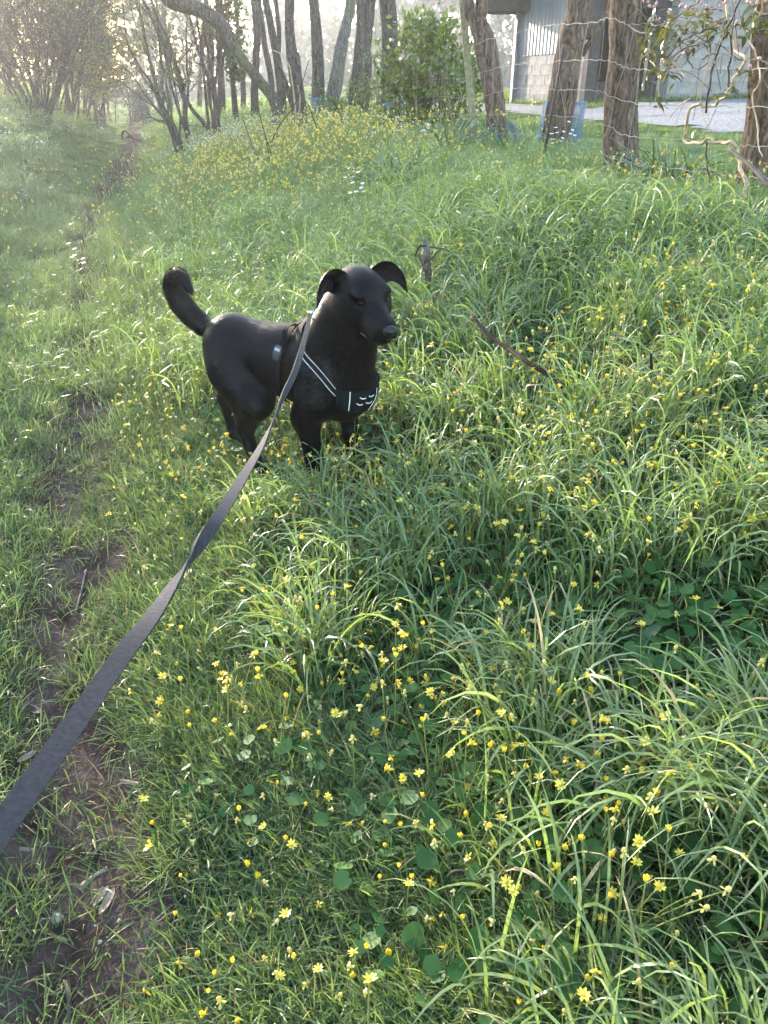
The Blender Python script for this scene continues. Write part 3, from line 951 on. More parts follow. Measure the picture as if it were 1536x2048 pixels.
    n = N.new('ShaderNodeTexNoise'); n.inputs['Scale'].default_value = 7
    L.new(tc.outputs['Object'], n.inputs['Vector'])
    r = ramp(N, [(0.35, (0.0022, 0.002, 0.0026)), (0.7, (0.004, 0.0034, 0.0038))])
    L.new(n.outputs['Fac'], r.inputs[0]); L.new(r.outputs[0], P.inputs['Base Color'])
    P.inputs['Roughness'].default_value = .6
    P.inputs['Specular IOR Level'].default_value = .12
    fur_m, N, L, P = newmat('black_fur')
    at = N.new('ShaderNodeAttribute'); at.attribute_name = 'shade'
    r = ramp(N, [(0.0, (0.0022, 0.002, 0.0026)), (0.85, (0.005, 0.004, 0.004)), (1.0, (0.022, 0.012, 0.008))])
    L.new(at.outputs['Fac'], r.inputs[0]); L.new(r.outputs[0], P.inputs['Base Color'])
    P.inputs['Roughness'].default_value = .40
    P.inputs['Specular IOR Level'].default_value = .15
    dog = thing('dog', 'black dog in a harness standing side-on in the grass, head turned', 'dog')
    body = mb.build('body', coat, dog)
    # fur: fine tapered hairs lying along the coat
    rng = np.random.default_rng(5)
    Vall = np.concatenate(mb.V); Qall = np.concatenate(mb.F[4])
    A, B, C_, D_ = (Vall[Qall[:, k]] for k in range(4))
    ar = np.linalg.norm(np.cross(C_ - A, D_ - B), axis=1); nr = np.cross(C_ - A, D_ - B); nr /= np.linalg.norm(nr, axis=1, keepdims=True) + 1e-12
    cen = (A + B + C_ + D_) / 4
    dt = np.min(np.linalg.norm(cen[:, None] - TAIL[None, 2:, :3], axis=-1), axis=1)
    istail = (dt < .075) & (cen[:, 0] < -.56)
    isneck = (cen[:, 0] > .02) & (cen[:, 2] > .36) & (np.linalg.norm(cen - HEAD_P, axis=1) > .11)
    dn_ = np.linalg.norm(cen - hp(.185, 0, -.03), axis=1)
    wgt = ar * np.where(istail, 1.6, 1.0) * np.where(dn_ < .045, 0, 1)
    nh = 72000
    f = rng.choice(len(Qall), nh, p=wgt / wgt.sum())
    u, w = rng.uniform(size=(2, nh, 1))
    root = (A[f] * (1 - u) + B[f] * u) * (1 - w) + (D_[f] * (1 - u) + C_[f] * u) * w
    nn = nr[f]
    flow = np.tile(np.array([-.85, 0, -.5]), (nh, 1))
    toH = root - hp(.2, 0, -.02); dh = np.linalg.norm(root - HEAD_P, axis=1)
    hm = (dh < .20)[:, None] & (root[:, 2:] > .58) & (((root - HEAD_P) @ HEAD_R[:, 0])[:, None] > -.05 * HS)
    flow = np.where(hm, toH / (np.linalg.norm(toH, axis=1, keepdims=True) + 1e-9), flow)
    legm = (root[:, 2] < .30)[:, None]
    flow = np.where(legm, np.array([-.25, 0, -1.0]), flow)
    it = istail[f]
    ti = np.argmin(np.linalg.norm(root[:, None] - TAIL[None, :, :3], axis=-1), axis=1)
    tt = np.gradient(TAIL[:, :3], axis=0); tt /= np.linalg.norm(tt, axis=1, keepdims=True)
    flow = np.where(it[:, None], tt[ti] + .35 * nn, flow)
    cl = np.stack([fbm(root[:, 0] * 26 + k * 9, root[:, 2] * 26 + root[:, 1] * 14, 300 + k, 2) - .37 for k in range(3)], -1)
    flow = flow + rng.normal(0, .08, (nh, 3)) + cl * .9
    tng = flow - nn * np.sum(flow * nn, axis=1, keepdims=True)
    tng /= np.linalg.norm(tng, axis=1, keepdims=True) + 1e-9
    ln = np.where(it, .020, np.where(hm[:, 0], .005, np.where(legm[:, 0], .008, np.where(isneck[f], .019, .013)))) * rng.uniform(.6, 1.3, nh)
    lift = np.where(it, .4, np.where(isneck[f], .22, .11)) * rng.uniform(.5, 1.5, nh) * (.5 + 1.6 * vnoise(root[:, 0] * 34, root[:, 2] * 30 + root[:, 1] * 17, 311))
    d1 = tng + nn * lift[:, None]; d1 /= np.linalg.norm(d1, axis=1, keepdims=True)
    d2 = tng + nn * (lift * .35)[:, None]; d2 /= np.linalg.norm(d2, axis=1, keepdims=True)
    mid = root + d1 * ln[:, None] * .5; tip = mid + d2 * ln[:, None] * .5
    sdv = np.cross(tng, nn); wd = np.where(it, .0012, .0011)[:, None]
    HV = np.stack([root - sdv * wd, root + sdv * wd, mid + sdv * wd * .75, mid - sdv * wd * .75, tip], 1).reshape(-1, 3)
    k = np.arange(nh)[:, None] * 5
    me = mesh_np('fur', HV, [k + np.array([[0, 1, 2, 3]]), k + np.array([[3, 2, 4]])], fur_m)
    a = me.attributes.new('shade', 'FLOAT', 'POINT')
    a.data.foreach_set('value', np.repeat(rng.uniform(size=nh), 5).astype(np.float32))
    fo = link('fur', me, dog); fo['kind'] = 'stuff'
    # eyes, nose
    eye_m, N, L, P = newmat('dog_eye')
    P.inputs['Roughness'].default_value = .12; P.inputs['Specular IOR Level'].default_value = .07
    wv = N.new('ShaderNodeTexNoise'); wv.inputs['Scale'].default_value = 90
    r = ramp(N, [(.4, (.004, .003, .003)), (.7, (.012, .007, .005))]); L.new(wv.outputs['Fac'], r.inputs[0]); L.new(r.outputs[0], P.inputs['Base Color'])
    def ball(c, r, R, n=12):
        th = np.linspace(0, math.pi, n); ph = np.linspace(0, 2 * math.pi, 2 * n, endpoint=False)
        Tg, Pg = np.meshgrid(th, ph, indexing='ij')
        P_ = np.stack([np.cos(Tg), np.sin(Tg) * np.cos(Pg), np.sin(Tg) * np.sin(Pg)], -1) * np.asarray(r)
        i = np.arange(n - 1)[:, None] * 2 * n; j = np.arange(2 * n)[None]
        Q_ = np.stack([i + j, i + 2 * n + j, i + 2 * n + (j + 1) % (2 * n), i + (j + 1) % (2 * n)], -1).reshape(-1, 4)
        return P_.reshape(-1, 3) @ R.T + c, Q_
    for sy in (-1, 1):
        MB().add(*ball(hp(.0758, .0362 * sy, .0122), np.array((.0116, .0113, .0106)) * HS, HEAD_R)).build('eye', eye_m, dog)
    nose_m = noise_mat('dog_nose', [(.3, (.004, .004, .005)), (.7, (.009, .008, .009))], 150, rough=.4, spec=.3, bump=.35, bscale=500, bdist=.002)
    nb = MB()
    Vn, Qn = ball(np.zeros(3), (.017, .0215, .0165), np.eye(3), 16)
    # nostrils pressed in on either side, flat below
    for sy in (-1, 1):
        dn = np.linalg.norm(Vn - np.array([.0135, .0105 * sy, -.0055]), axis=1)
        Vn = Vn - np.array([.007, 0, -.001]) * np.exp(-(dn / .0048) ** 2)[:, None]
    Vn[:, 2] *= np.where(Vn[:, 2] < 0, .75, 1)
    nb.add((Vn * HS * .92) @ HEAD_R.T + hp(.187, 0, -.024), Qn).build('nose', nose_m, dog)
    # mouth corner: a sliver of paler lip
    lip_m = plain('pale_lip', (.12, .085, .08), .5)
    lb = MB(); lb.tube([hp(.098, -.0445, -.064), hp(.112, -.040, -.066), hp(.122, -.036, -.067)], [.0012, .0022, .001], 6)
    lb.build('lip', lip_m, dog)
    build_harness(dog, s)
    # stand it on the bank
    foot = hit(640, 982)
    R = rot_m(DOG_YAW)
    near = R @ np.array([.03, -.088, 0])
    dog.location = tuple(foot - near - np.array([0, 0, .004]))
    dog.rotation_euler = (0, 0, DOG_YAW)
    return dog, s

def strip(mb, pts, nrm, width, thick):
    """webbing: rectangular section swept along pts, lying against nrm"""
    pts = np.asarray(pts, float); T = np.gradient(pts, axis=0); T /= np.linalg.norm(T, axis=1, keepdims=True) + 1e-12
    nrm = nrm - T * np.sum(nrm * T, axis=1, keepdims=True); nrm /= np.linalg.norm(nrm, axis=1, keepdims=True) + 1e-12
    B = np.cross(T, nrm)
    w = np.broadcast_to(np.asarray(width, float), (len(pts),))[:, None] / 2
    ring = np.stack([pts - B * w, pts + B * w, pts + B * w + nrm * thick, pts - B * w + nrm * thick], 1)
    m = len(pts)
    i = np.arange(m - 1)[:, None] * 4; j = np.arange(4)[None]
    Q = np.stack([i + j, i + (j + 1) % 4, i + 4 + (j + 1) % 4, i + 4 + j], -1).reshape(-1, 4)
    Q = np.concatenate([Q, [[3, 2, 1, 0]], [[4 * m - 4, 4 * m - 3, 4 * m - 2, 4 * m - 1]]])
    mb.add(ring.reshape(-1, 3), Q)

CLIP_L = np.array([-.045, -.012, .612])

def build_harness(dog, s):
    web = noise_mat('black_webbing', [(.3, (.005, .005, .006)), (.7, (.010, .010, .011))], 200, rough=.85, spec=.12, bump=.3, bscale=700, bdist=.001)
    refl = plain('reflective_thread', (.78, .78, .76), .45)
    plastic = plain('black_buckle_plastic', (.02, .02, .022), .3)
    h = bpy.data.objects.new('harness', None); COL.objects.link(h); h.parent = dog
    h['label'] = 'black dog harness with white reflective stitching'
    def lay(ctrl, n, off):
        P = s.snap(smooth_path(ctrl, n), off)
        for _ in range(2):
            P[1:-1] = (P[:-2] + 2 * P[1:-1] + P[2:]) / 4
        P = s.snap(P, off, 4)
        return P, s.grad(P)
    # chest straps: withers -> over the shoulder -> breast plate
    for sy in (-1, 1):
        P, n = lay([[-.035, .015 * sy, .60], [.0, .085 * sy, .55], [.06, .105 * sy, .485], [.115, .085 * sy, .425], [.15, .045 * sy, .385]], 40, .006)
        mb = MB(); strip(mb, P, n, .03, .005); mb.build('shoulder_strap', web, h, smooth=False)
        for e in (-1, 1):
            T = np.gradient(P, axis=0); T /= np.linalg.norm(T, axis=1, keepdims=True)
            B = np.cross(T, n)
            mb = MB()
            Q_ = P[13:34] + B[13:34] * .009 * e + n[13:34] * .0055
            # stitches: short dashes
            Qf = smooth_path(Q_, 120); nf = smooth_path(n[13:34], 120)
            for k in range(0, 116, 3):
                strip(mb, Qf[k:k + 3], nf[k:k + 3], .0022, .001)
            mb.build('reflective_stitch', refl, h, smooth=False)
    # breast plate
    mb = MB()
    us = np.linspace(-1, 1, 25); ws = np.linspace(-1, 1, 13)
    def plate(u, w, off):
        half = .042 * np.sqrt(np.clip(1 - (np.abs(u) ** 4) * .55, .05, 1))
        y = -.088 * u
        z = .375 - .0 * u + half * w + .035 * np.abs(u) ** 1.5
        x = .17 + .02 * np.cos(u * 1.2) - .06 * np.abs(u)
        return s.snap(np.stack([x + 0 * w, y + 0 * w, z], -1), off, 20)
    Ug, Wg = np.meshgrid(us, ws, indexing='ij')
    P0 = plate(Ug, Wg, .005); P1 = plate(Ug, Wg, .013)
    m_, n_ = Ug.shape
    i = np.arange(m_ - 1)[:, None] * n_; j = np.arange(n_ - 1)[None]
    Q = np.stack([i + j, i + n_ + j, i + n_ + j + 1, i + j + 1], -1).reshape(-1, 4)
    k = m_ * n_
    rim = np.concatenate([np.arange(n_), np.arange(1, m_) * n_ + n_ - 1, (m_ - 1) * n_ + np.arange(n_ - 2, -1, -1), np.arange(m_ - 2, 0, -1) * n_])
    rq = np.stack([rim, np.roll(rim, -1), np.roll(rim, -1) + k, rim + k], -1)
    mb.add(np.concatenate([P0.reshape(-1, 3), P1.reshape(-1, 3)]), np.concatenate([Q[:, ::-1], Q + k, rq]))
    mb.build('breast_plate', web, h)
    def on_plate(uw, wid, name='reflective_line'):
        uw = smooth_path(uw, 14)
        P = plate(uw[:, 0], uw[:, 1], .0135); n = s.grad(P)
        mb = MB(); strip(mb, P, n, wid, .0012); mb.build(name, refl, h, smooth=False)
    on_plate([[.62, .86], [.64, 0], [.66, -.86]], .003)
    on_plate([[-.12, .86], [-.14, .1], [.08, -.9]], .003)
    on_plate([[-.75, .8], [-.9, .2], [-.95, -.3]], .003)
    for u0, u1, w in ((.44, .30, .42), (.22, .02, .5), (.50, .36, -.05), (.28, .06, .0)):
        on_plate([[u0, w], [(u0 + u1) / 2, w - .1], [u1, w - .04]], .0032, 'lettering')
    # back strap, girth and its buckle
    P, n = lay([[-.06, .0, .61], [-.085, -.055, .585], [-.10, -.10, .53], [-.115, -.122, .45], [-.13, -.11, .36], [-.14, -.05, .30]], 44, .005)
    mb = MB(); strip(mb, P, n, .027, .004); mb.build('girth_strap', web, h, smooth=False)
    P2, n2 = lay([[-.06, .0, .61], [-.085, .055, .585], [-.10, .10, .53], [-.115, .122, .45], [-.13, .11, .36], [-.14, .05, .30]], 44, .005)
    mb = MB(); strip(mb, P2, n2, .027, .004); mb.build('girth_strap', web, h, smooth=False)
    mb = MB(); strip(mb, P[17:23] + n[17:23] * .003, n[17:23], [.026, .034, .034, .034, .034, .028], .011)
    bk = mb.build('buckle', plastic, h, smooth=False)
    mb = MB(); strip(mb, P[18:20] + n[18:20] * .0142, n[18:20], .024, .0015); mb.build('buckle_edge', plain('grey_plastic_edge', (.3, .3, .31), .35), bk, smooth=False)
    mb = MB(); strip(mb, P[6:15] + n[6:15] * (.003 + .016 * np.sin(np.linspace(0, math.pi, 9)))[:, None], n[6:15], .022, .004)
    mb.build('handle', web, h, smooth=False)
    # D ring on the withers
    c = s.snap(np.array([[-.025, -.012, .62]]), .006)[0]
    a = np.linspace(0, 2 * math.pi, 17)
    mb = MB(); mb.tube(np.stack([c[0] + .004 * np.sin(a), c[1] + .014 * np.cos(a), c[2] + .008 + .012 * np.sin(a)], -1), .0024, 6, cap=False)
    mb.build('ring', plain('steel', (.55, .56, .58), .3, metallic=1.0), h)
    build_harness.clip = c + np.array([0, -.004, .016])

DOG, DSDF = build_dog()

# ================================================================== LEASH
def build_leash():
    Rw = rot_m(DOG_YAW); base = np.array(DOG.location)
    clip = base + Rw @ build_harness.clip
    lead = thing('dog_leash', 'dark grey webbing leash stretched from the harness towards the camera', 'leash', clip)
    # seen along these photo points, at these forward distances
    seen = [(597, 722, None), (562, 800, None), (525, 884, None), (480, 962, None), (425, 1052, None), (374, 1130, None), (310, 1228, None), (246, 1310, None), (160, 1432, None), (70, 1560, None), (0, 1660, None), (-120, 1835, None)]
    end = CAM + ray(-20, 1690) * .44
    # forward distance runs evenly along the straight lead in space
    L3 = []
    A = clip
    for px, py, _ in seen:
        d = ray(px, py)
        # closest point on line clip -> end to this view ray
        u = end - A; w0 = A - CAM
        a, b, c = u @ u, u @ d, d @ d
        t = (b * (d @ w0) - c * (u @ w0)) / (a * c - b * b)
        L3.append(CAM + d * (np.linalg.norm(A + u * t - CAM)))
    pts = smooth_path([clip + np.array([-.004, 0, -.004])] + L3, 160)
    T = np.gradient(pts, axis=0); T /= np.linalg.norm(T, axis=1, keepdims=True)
    view = CAM - pts; view /= np.linalg.norm(view, axis=1, keepdims=True)
    nrm = view - T * np.sum(view * T, axis=1, keepdims=True); nrm /= np.linalg.norm(nrm, axis=1, keepdims=True)
    B = np.cross(T, nrm)
    # the strap rolls over twice on its way to the hand
    s_ = np.linspace(0, 1, 160)
    py_ = np.array([1024 - F_PX * ((p - CAM) @ _U) / ((p - CAM) @ _D) for p in pts])
    roll = -np.interp(py_, [640, 700, 780, 815, 840, 890, 950, 1040, 1100, 1132, 1160, 1230, 1320, 1700], [.1, .15, .6, 1.2, 1.57, 2.15, 2.55, 3.0, 4.0, 4.71, 5.2, 5.65, 6.05, 6.2])
    k = np.hanning(11); k /= k.sum(); roll = np.convolve(np.pad(roll, 5, mode='edge'), k, 'valid')
    n2 = np.cos(roll)[:, None] * nrm + np.sin(roll)[:, None] * B
    web = noise_mat('grey_webbing', [(.3, (.024, .024, .028)), (.7, (.042, .042, .048))], 260, rough=.85, spec=.08, bump=.4, bscale=900, bdist=.001)
    mb = MB(); strip(mb, pts, n2, .0135, .0022)
    mb.build('strap', web, lead, clip, smooth=False)
    # snap hook
    steel = plain('hook_steel', (.62, .64, .68), .25, metallic=1.0)
    a = np.linspace(-.4, 5.2, 18)
    u = T[2]
    mb = MB()
    hook = clip + .011 * (np.cos(a)[:, None] * B[2] + np.sin(a)[:, None] * u) + u * .004
    mb.tube(hook, .0028, 7)
    mb.tube([clip + u * .014, clip + u * .032], [.0055, .0045], 8)
    mb.build('snap_hook', steel, lead, clip)
    # the stitched end of the strap, folded back
    mb = MB(); strip(mb, pts[1:16] - n2[1:16] * .0035, n2[1:16], .013, .0022); mb.build('folded_end', web, lead, clip, smooth=False)
build_leash()

# ================================================================== TREES
def px_r(wpx, p):
    """radius in metres of something wpx photo pixels wide at p"""
    return wpx * ((np.asarray(p) - CAM) @ _D) / F_PX / 2

def bark_disp(seed, amp=.07, nr=9):
    rs = np.random.default_rng(seed); ph = rs.uniform(0, 6.28, 4)
    def f(a, L, r):
        w = vnoise(np.cos(a) * 1.7 + 5 + seed, np.sin(a) * 1.7 + L * 2.3, seed) * 5
        rid = np.abs(np.sin(a * nr / 2 + w + ph[0])) * .6 + np.abs(np.sin(a * nr * .85 + w * 1.6 + ph[1])) * .4
        fine = fbm(np.cos(a) * 5 + 9, np.sin(a) * 5 + L * 9, seed + 7, 3) - .45
        big = vnoise(np.cos(a) + 3, np.sin(a) + L * .8, seed + 3) - .5
        return amp * (rid - .55) * 1.3 + amp * 1.3 * fine + .16 * big
    return f

def tree(label, pts, Y, bark='bark_grey', top=3.5, sides=26, seed=0, forks=(), crown=True, lean_y=0.0, flare=1.25, group=None, name='tree', amp=.07, moss=None, taper=.75):
    """pts: photo pixels (x, y, width) from the foot up, at forward distance Y"""
    rng = np.random.default_rng(seed + 100)
    P = [at_y(x, y, Y + lean_y * k) for k, (x, y, w) in enumerate(pts)]
    Rr = [px_r(w, p) for (x, y, w), p in zip(pts, P)]
    b = P[0]; gz = float(ground_z(b[0], b[1]))
    if gz < b[2]:                          # carry the foot down to the earth
        P = [np.array([b[0] - (P[1][0] - b[0]) * .1, b[1], gz - .12])] + P; Rr = [Rr[0] * flare] + Rr
    else:
        P[0] = np.array([b[0], b[1], gz - .1]); Rr[0] *= flare
    foot = np.array([P[0][0], P[0][1], gz])
    d = P[-1] - P[-2]; d /= np.linalg.norm(d)
    d = d * .6 + np.array([0, 0, .4]); d /= np.linalg.norm(d)
    zt = P[-1][2]
    if top > 0:
        P.append(P[-1] + d * top * .5); Rr.append(Rr[-1] * .85)
        P.append(P[-1] + (d + np.array([0, 0, .5])) / np.linalg.norm(d + np.array([0, 0, .5])) * top * .5); Rr.append(Rr[-1] * taper)
    PR = np.concatenate([np.array(P), np.array(Rr)[:, None]], 1)
    ln = np.sum(np.linalg.norm(np.diff(PR[:, :3], axis=0), axis=1))
    C = smooth_path(PR, int(min(110, max(24, ln / .05))))
    C[:, :2] += np.stack([vnoise(C[:, 2] * 2.2, C[:, 2] * 0 + seed, 5) - .5, vnoise(C[:, 2] * 2.2, C[:, 2] * 0 + seed + 9, 6) - .5], -1) * (C[:, 3:] * .5)
    t = thing(name, label, 'tree', foot, group)
    mb = MB(); mb.tube(C[:, :3], C[:, 3], sides, True, bark_disp(seed, amp, max(7, int(sides * .42))))
    mb.build('trunk', M[bark], t, foot)
    tops = [(C[-1, :3], d, C[-1, 3])]
    for fk in forks:
        Q = [at_y(x, y, Y + .02) for x, y, w in fk]; q_r = [px_r(w, p) for (x, y, w), p in zip(fk, Q)]
        dd = Q[-1] - Q[-2]; dd /= np.linalg.norm(dd); dd = dd * .7 + np.array([0, 0, .3])
        if fk[-1][1] < 10:
            Q.append(Q[-1] + dd * top * .6); q_r.append(q_r[-1] * .7)
            tops.append((Q[-1], dd, q_r[-1]))
        FR = smooth_path(np.concatenate([np.array(Q), np.array(q_r)[:, None]], 1), 40)
        mb = MB(); mb.tube(FR[:, :3], FR[:, 3], max(10, sides - 8), True, bark_disp(seed + 13, amp, 8)); mb.build('limb', M[bark], t, foot)
    if crown and top > 0:
        mb = MB(); lv = []
        for p, dd, r in tops:
            for _ in range(3):
                dr = dd + rng.normal(0, .45, 3); dr[2] = abs(dr[2]) + .3
                grow(mb, lv, p - dd * .02, dr / np.linalg.norm(dr), top * rng.uniform(.35, .6), r * .6, 2, rng, 5)
        o = mb.build('crown', M['twig'], t, foot)
    return t

def grow(mb, lv, p, d, ln, r, level, rng, kids, wob=.16, up=.06, spread=.6, seg=5, sides=4, leafn=3):
    """one branch and its side twigs; lv collects (point, direction) for leaves"""
    pts = [np.array(p, float)]; d = np.array(d, float); st = ln / seg
    for k in range(seg):
        d = d + rng.normal(0, wob, 3) + np.array([0, 0, up]); d /= np.linalg.norm(d)
        pts.append(pts[-1] + d * st)
    pts = np.array(pts)
    mb.tube(pts, np.linspace(r, r * .35, seg + 1), sides if level > 0 else 3, False)
    if level <= 0:
        for _ in range(leafn):
            k = rng.uniform(.25, 1) * seg; i = min(seg - 1, int(k))
            lv.append((pts[i] + (pts[i + 1] - pts[i]) * (k - i), d + rng.normal(0, .7, 3)))
        return pts
    for c in range(kids):
        k = rng.uniform(.2, 1) * seg; i = min(seg - 1, int(k))
        q = pts[i] + (pts[i + 1] - pts[i]) * (k - i)
        dd = (pts[i + 1] - pts[i]) / st + rng.normal(0, spread, 3); dd[2] += .12; dd /= np.linalg.norm(dd)
        grow(mb, lv, q, dd, ln * rng.uniform(.35, .62), max(r * .45, .0012), level - 1, rng, kids, wob * 1.15, up, spread, (2 if level == 1 else max(3, seg - 1)), max(3, sides - 1), leafn)
    return pts

def leaves_mesh(name, lv, size, mat, rng, oval=.5, fold=.3):
    """small pointed leaves, 4 triangles each"""
    if not lv:
        return None
    P = np.array([a for a, b in lv]); D = np.array([b for a, b in lv]); D /= np.linalg.norm(D, axis=1, keepdims=True) + 1e-9
    n = len(P)
    s = rng.uniform(*size, n)[:, None]
    r = rng.normal(size=(n, 3)); sd_ = np.cross(D, r); sd_ /= np.linalg.norm(sd_, axis=1, keepdims=True) + 1e-9
    nn = np.cross(D, sd_)
    a = P; b = P + D * s * .45 + sd_ * s * oval / 2 + nn * s * fold * .3; c = P + D * s + nn * s * rng.normal(0, .15, (n, 1)); d = P + D * s * .45 - sd_ * s * oval / 2 + nn * s * fold * .3
    e = P + D * s * .5
    V = np.stack([a, b, c, d, e], 1).reshape(-1, 3)
    k = np.arange(n)[:, None, None] * 5
    T = (k + np.array([[[0, 1, 4], [1, 2, 4], [2, 3, 4], [3, 0, 4]]])).reshape(-1, 3)
    me = mesh_np(name, V, T, mat)
    at = me.attributes.new('shade', 'FLOAT', 'POINT'); at.data.foreach_set('value', np.repeat(rng.uniform(size=n), 5).astype(np.float32))
    return me

def multistem(label, stems, Y, bark, seed, twig_n=7, twig_ln=.9, level=2, kids=4, leaf=None, leaf_size=(.02, .04), leafn=3, name='hazel_shrub', group=None, cat='shrub', foot=None, tw='twig', spread=.6, up=.06, tri=None, ratio=.3):
    """several stems from one stool; stems are photo polylines (x, y, w)"""
    rng = np.random.default_rng(seed)
    P0 = at_y(stems[0][0][0], stems[0][0][1], Y) if foot is None else foot
    f = on_ground(P0[0], P0[1])
    t = thing(name, label, cat, f, group)
    tw_mb = MB(); lv = []
    for si, st in enumerate(stems):
        dy = rng.normal(0, .12)
        W_ = np.array([np.append(at_y(x, y, Y + dy * k), 0) for k, (x, y, w) in enumerate(st)])
        W_[:, 3] = [px_r(w, p[:3]) for (x, y, w), p in zip(st, W_)]
        g0 = float(ground_z(W_[0, 0], W_[0, 1]))
        W_[0, 2] = min(W_[0, 2], g0 - .05)
        C = smooth_path(W_, 30)
        C[:, :3] += (np.stack([vnoise(np.arange(30) * .35, np.full(30, si * 3.7 + seed + k), k) for k in range(3)], -1) - .5) * C[:, 3:] * 1.6
        mb = MB(); mb.tube(C[:, :3], C[:, 3], 9, True, bark_disp(seed + si, .05, 6)); mb.build('stem', M[bark], t, f)
        for k in range(twig_n):
            i = int(rng.uniform(ratio, .98) * 29)
            dd = C[min(29, i + 1), :3] - C[i - 1, :3]; dd /= np.linalg.norm(dd)
            dd = dd + rng.normal(0, spread, 3); dd /= np.linalg.norm(dd)
            grow(tw_mb, lv, C[i, :3], dd, twig_ln * rng.uniform(.5, 1.2), max(.003, C[i, 3] * .45), level, rng, kids, leafn=leafn, up=up)
    tw_mb.build('twigs', M[tw], t, f)
    if leaf:
        me = leaves_mesh('leaves', lv, leaf_size, M[leaf], rng)
        o = link('leaves', me, t); o.location = (0, 0, 0)
        o.matrix_parent_inverse = Matrix.Translation(-Vector(tuple(f)))
        o['kind'] = 'stuff'
    return t

def fan(base, n, x0, x1, ytop, w0, w1, rng, mid=.5, curve=.15):
    """a fan of stem polylines rising from base to a spread of tops"""
    out = []
    for k in range(n):
        xe = x0 + (x1 - x0) * (k + rng.uniform(-.3, .3)) / max(1, n - 1)
        ye = ytop + rng.uniform(-40, 40)
        bx = base[0] + rng.uniform(-.5, .5) * base[2]; by = base[1] + rng.uniform(-3, 5)
        m1 = (bx + (xe - bx) * (mid - curve), by + (ye - by) * .45)
        m2 = (bx + (xe - bx) * (mid + .25), by + (ye - by) * .75)
        wb = rng.uniform(.7, 1.1) * w0
        out.append([(bx, by, wb), (m1[0], m1[1], wb * .75), (m2[0], m2[1], (wb * .55 + w1 * .3)), (xe, ye, w1)])
    return out

